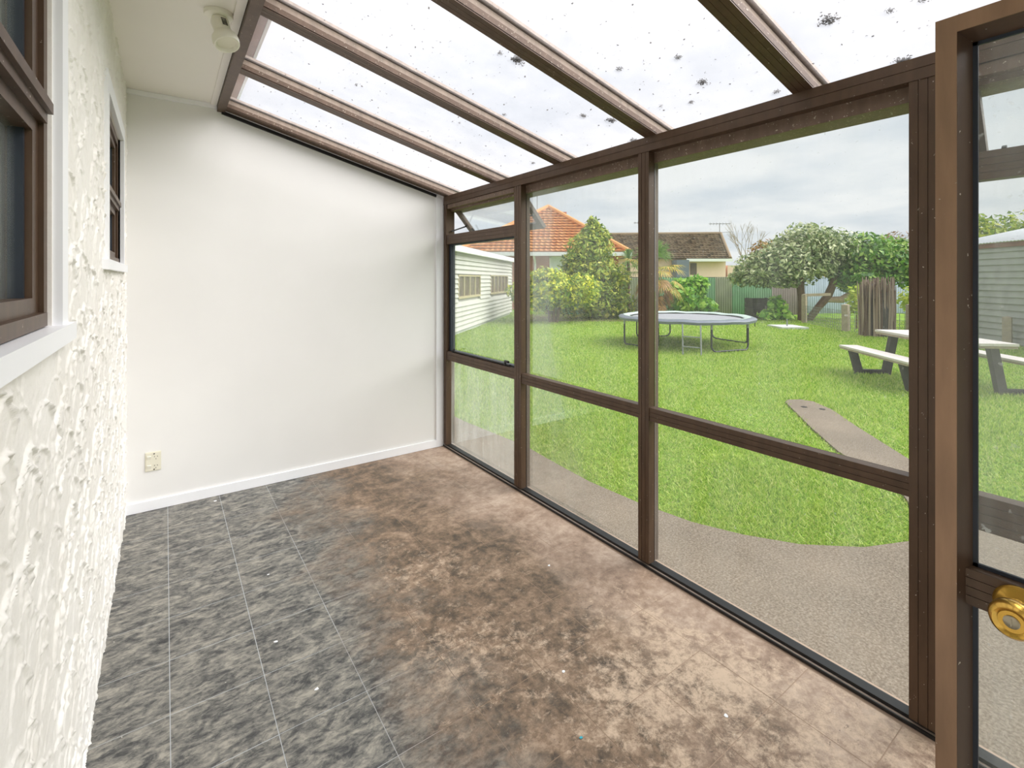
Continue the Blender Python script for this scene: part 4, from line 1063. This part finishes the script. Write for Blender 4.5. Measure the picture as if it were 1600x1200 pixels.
b = MB().tube([tuple(la + UP*(GZ-.01)), tuple(la + ins + UP*(ZT-.03))], .016, 8).tube([tuple(lb + UP*(GZ-.01)), tuple(lb + ins + UP*(ZT-.03))], .016, 8)
lad = b.build('ladder', M['galv'], tr, smooth=True)
for f in (.24, .56):
    p0 = (la + UP*GZ).lerp(la + ins + UP*ZT, f); p1 = (lb + UP*GZ).lerp(lb + ins + UP*ZT, f)
    MB().bar(tuple(p0), tuple(p1), .045, .022).build('rung', M['galv'], lad)
for a, ln in ((-60, .12), (-20, .14), (20, .15), (75, .14)):
    MB().bar(tp(a, ZT-.05, 1.57), tp(a+1, ZT-.06-ln, 1.57), .02, .006).build('pad_tie', M['black'], tr)

# ------------------------------------------------------------------ picnic table
PC = Vector((9.81, 2.33, GZ-.01)); PLn = Vector((-.69, -.72, 0)).normalized(); PW = Vector((.72, -.69, 0)).normalized()
pt = thing('picnic_table', tuple(PC), 'white-topped picnic table with attached benches and charcoal legs', 'picnic table')
def pp(l, w, z): return PC + PLn*l + PW*w + UP*z
def board(l0, l1, w0, w1, z0, z1, nm, m): return MB().obox(pp(l0, w0, z0), PLn*(l1-l0), PW*(w1-w0), UP*(z1-z0)).build(nm, m, pt)
for k in range(5):
    w0 = -.40 + k*.16; bo = board(-.92, .92, w0, w0+.157, .70, .735, 'table_board', M['table_top'])
board(-.905, .905, -.395, .395, .665, .699, 'table_apron', M['timber_grey'])
for sgn in (-1, 1):
    for k in range(2):
        w0 = sgn*.83 - .15 + k*.15
        board(-.92, .92, w0, w0+.147, .425, .455, 'bench_board', M['table_top'])
    board(-.905, .905, sgn*.83-.145, sgn*.83+.145, .395, .424, 'bench_rail', M['timber_grey'])
    for l in (-.68, .68):
        f = MB()
        f.bar(tuple(pp(l, sgn*.88, .395)), tuple(pp(l, sgn*.78, .0)), .09, .11, tuple(PW))
        f.build('bench_leg', M['table_leg'], pt)
        MB().bar(tuple(pp(l, sgn*.24, .665)), tuple(pp(l, sgn*.36, .0)), .09, .11, tuple(PW)).build('table_leg', M['table_leg'], pt)
        MB().bar(tuple(pp(l, sgn*.78, .035)), tuple(pp(l, sgn*.36, .035)), .09, .07).build('foot_bar', M['table_leg'], pt)

# ------------------------------------------------------------------ small garden things
cb_ = thing('compost_bin', tuple(at(10.35, 20.3, -.09)), 'dark slatted timber compost bin against the green fence', 'compost bin')
for k in range(4):
    z = -.06 + k*.205
    MB().obox(at(9.9, 20.0, z), RT*.92, FW*.03, UP*.185).build('slat', M['timber_dark'], cb_)
    MB().obox(at(9.9, 20.0, z), RT*.03, FW*.7, UP*.185).build('slat', M['timber_dark'], cb_)
    MB().obox(at(10.79, 20.0, z), RT*.03, FW*.7, UP*.185).build('slat', M['timber_dark'], cb_)
    MB().obox(at(9.9, 20.7, z), RT*.92, FW*.03, UP*.185).build('slat', M['timber_dark'], cb_)
for l in (9.93, 10.72):
    for d in (20.03, 20.62): MB().obox(at(l, d, -.1), RT*.07, FW*.07, UP*.86).build('post', M['timber_dark'], cb_)

cs_ = thing('concrete_slab', tuple(at(8.55, 15.9, -.08)), 'small pale concrete slab with upright pipe on the lawn', 'slab')
MB().obox(at(8.75, 15.75, -.12), RT*.85, FW*.95, UP*.11).build('slab', M['slab'], cs_)
MB().tube([tuple(at(9.15, 16.2, -.05)), tuple(at(9.15, 16.2, .22))], .022, 8).build('pipe', M['galv'], cs_)

def post(nm, p, h, w, m, label):
    o = thing(nm, (p.x, p.y, -.09), label, 'post')
    MB().obox((p.x-w/2, p.y-w/2, -.12), (w, 0, 0), (0, w, 0), (0, 0, h+.12)).build('shaft', m, o)
    MB().add([(p.x-w/2, p.y-w/2, h), (p.x+w/2, p.y-w/2, h), (p.x+w/2, p.y+w/2, h), (p.x-w/2, p.y+w/2, h), (p.x, p.y, h+.03)], [(0, 1, 4), (1, 2, 4), (2, 3, 4), (3, 0, 4), (3, 2, 1, 0)]).build('cap', m, o)
    return o
gp_ = post('gate_post', Vector((19.35, 8.44, 0)), .97, .14, M['timber_grey'], 'pale timber gate post with a crossbar under the spreading tree')
q = Vector((19.35, 8.44, .95)); MB().bar(tuple(q), tuple(q + RT*.95 + UP*.03), .10, .10).build('crossbar', M['timber_grey'], gp_)
post('fence_post', Vector((17.21, 6.31, 0)), .75, .17, M['timber_grey'], 'weathered timber post between gate post and brushwood stump')
post('fence_post', Vector((17.3, 4.72, 0)), .82, .17, M['timber_grey'], 'weathered timber post right of the brushwood stump')
post('fence_post', at(12.05, 11.85, 0), .62, .16, M['timber_grey'], 'weathered timber post in front of the grey shed')
def netting(p, q, h, label):
    p, q = Vector(p), Vector(q); d = q-p; L = d.length; b = MB(); n = int(L/.12)
    for k in range(n+1):
        c = p + d*(k/n); b.bar(tuple(c + UP*.0), tuple(c + UP*h), .013, .013, tuple(d))
    for k in range(7):
        z = h*k/6; b.bar(tuple(p + UP*z), tuple(q + UP*z), .008, .008)
    o = b.build('wire_netting', M['galv'], None); return tag(o, label, 'netting')
netting((19.35, 8.44, -.06), (17.21, 6.31, -.06), .62, 'fine wire netting between gate post and the middle timber post')
netting((17.21, 6.31, -.06), (17.3, 4.72, -.06), .62, 'fine wire netting running from the middle post past the brushwood stump')

# brushwood stump
bs = thing('brushwood_stump', (16.5, 5.2, -.09), 'wide shaggy brown brushwood stump beside the picnic table', 'stump')
bc = at(10.42, 13.9, 0); V = MB(); rb = random.Random(9)
for k in range(230):
    a = rb.uniform(0, 2*math.pi); r = math.sqrt(rb.random()); p = bc + RT*(.46*r*math.cos(a)) + FW*(.3*r*math.sin(a))
    h = rb.uniform(1.2, 1.62); tp_ = p + RT*rb.uniform(-.05, .05) + FW*rb.uniform(-.05, .05) + UP*h
    V.tube([tuple(p - UP*.1), tuple((p+tp_)/2 + RT*rb.uniform(-.02, .02)), tuple(tp_)], [rb.uniform(.018, .032), .024, .010], 5)
V.build('stems', M['brush'], bs, fix=False)
MB().tube([tuple(bc - UP*.1), tuple(bc + UP*.7), tuple(bc + UP*1.25)], [.3, .29, .2], 12).build('core', M['timber_dark'], bs)

# ------------------------------------------------------------------ grey weatherboard shed at right
sh = thing('grey_shed', tuple(S0), 'grey weatherboard shed with pale corrugated roof seen through the door', 'shed')
def sp_(s, o, z): return S0 + SD*s + SNm*o + UP*z
SL = 5.75
MB().obox(sp_(0, -3.0, .0), SD*SL, SNm*2.97, UP*2.5).build('core', M['gboard'], sh)
for k in range(15):
    z0 = .05 + k*.163
    MB().prism([sp_(-.02, -.03, z0), sp_(-.02, .045, z0-.004), sp_(-.02, .006, z0+.163), sp_(-.02, -.03, z0+.163)], SD*(SL+.04)).build('weatherboard', M['gboard'], sh)
MB().obox(sp_(-.1, .03, 2.44), SD*(SL+.2), SNm*.04, UP*.12).build('fascia_board', M['rust'], sh)
V = []; F = []; n = 230
for k in range(n+1):
    s = -.15 + (SL+.3)*k/n; w = .014*math.cos(2*math.pi*s/.10)
    V += [tuple(sp_(s, .14, 2.58+w)), tuple(sp_(s, -3.3, 3.35+w)), tuple(sp_(s, .14, 2.565+w)), tuple(sp_(s, -3.3, 3.335+w))]
for k in range(n):
    a = 4*k; F += [(a, a+4, a+5, a+1), (a+2, a+3, a+7, a+6), (a, a+2, a+6, a+4)]
npmesh('roof', np.array(V), np.array(F), M['iron_white'], sh)
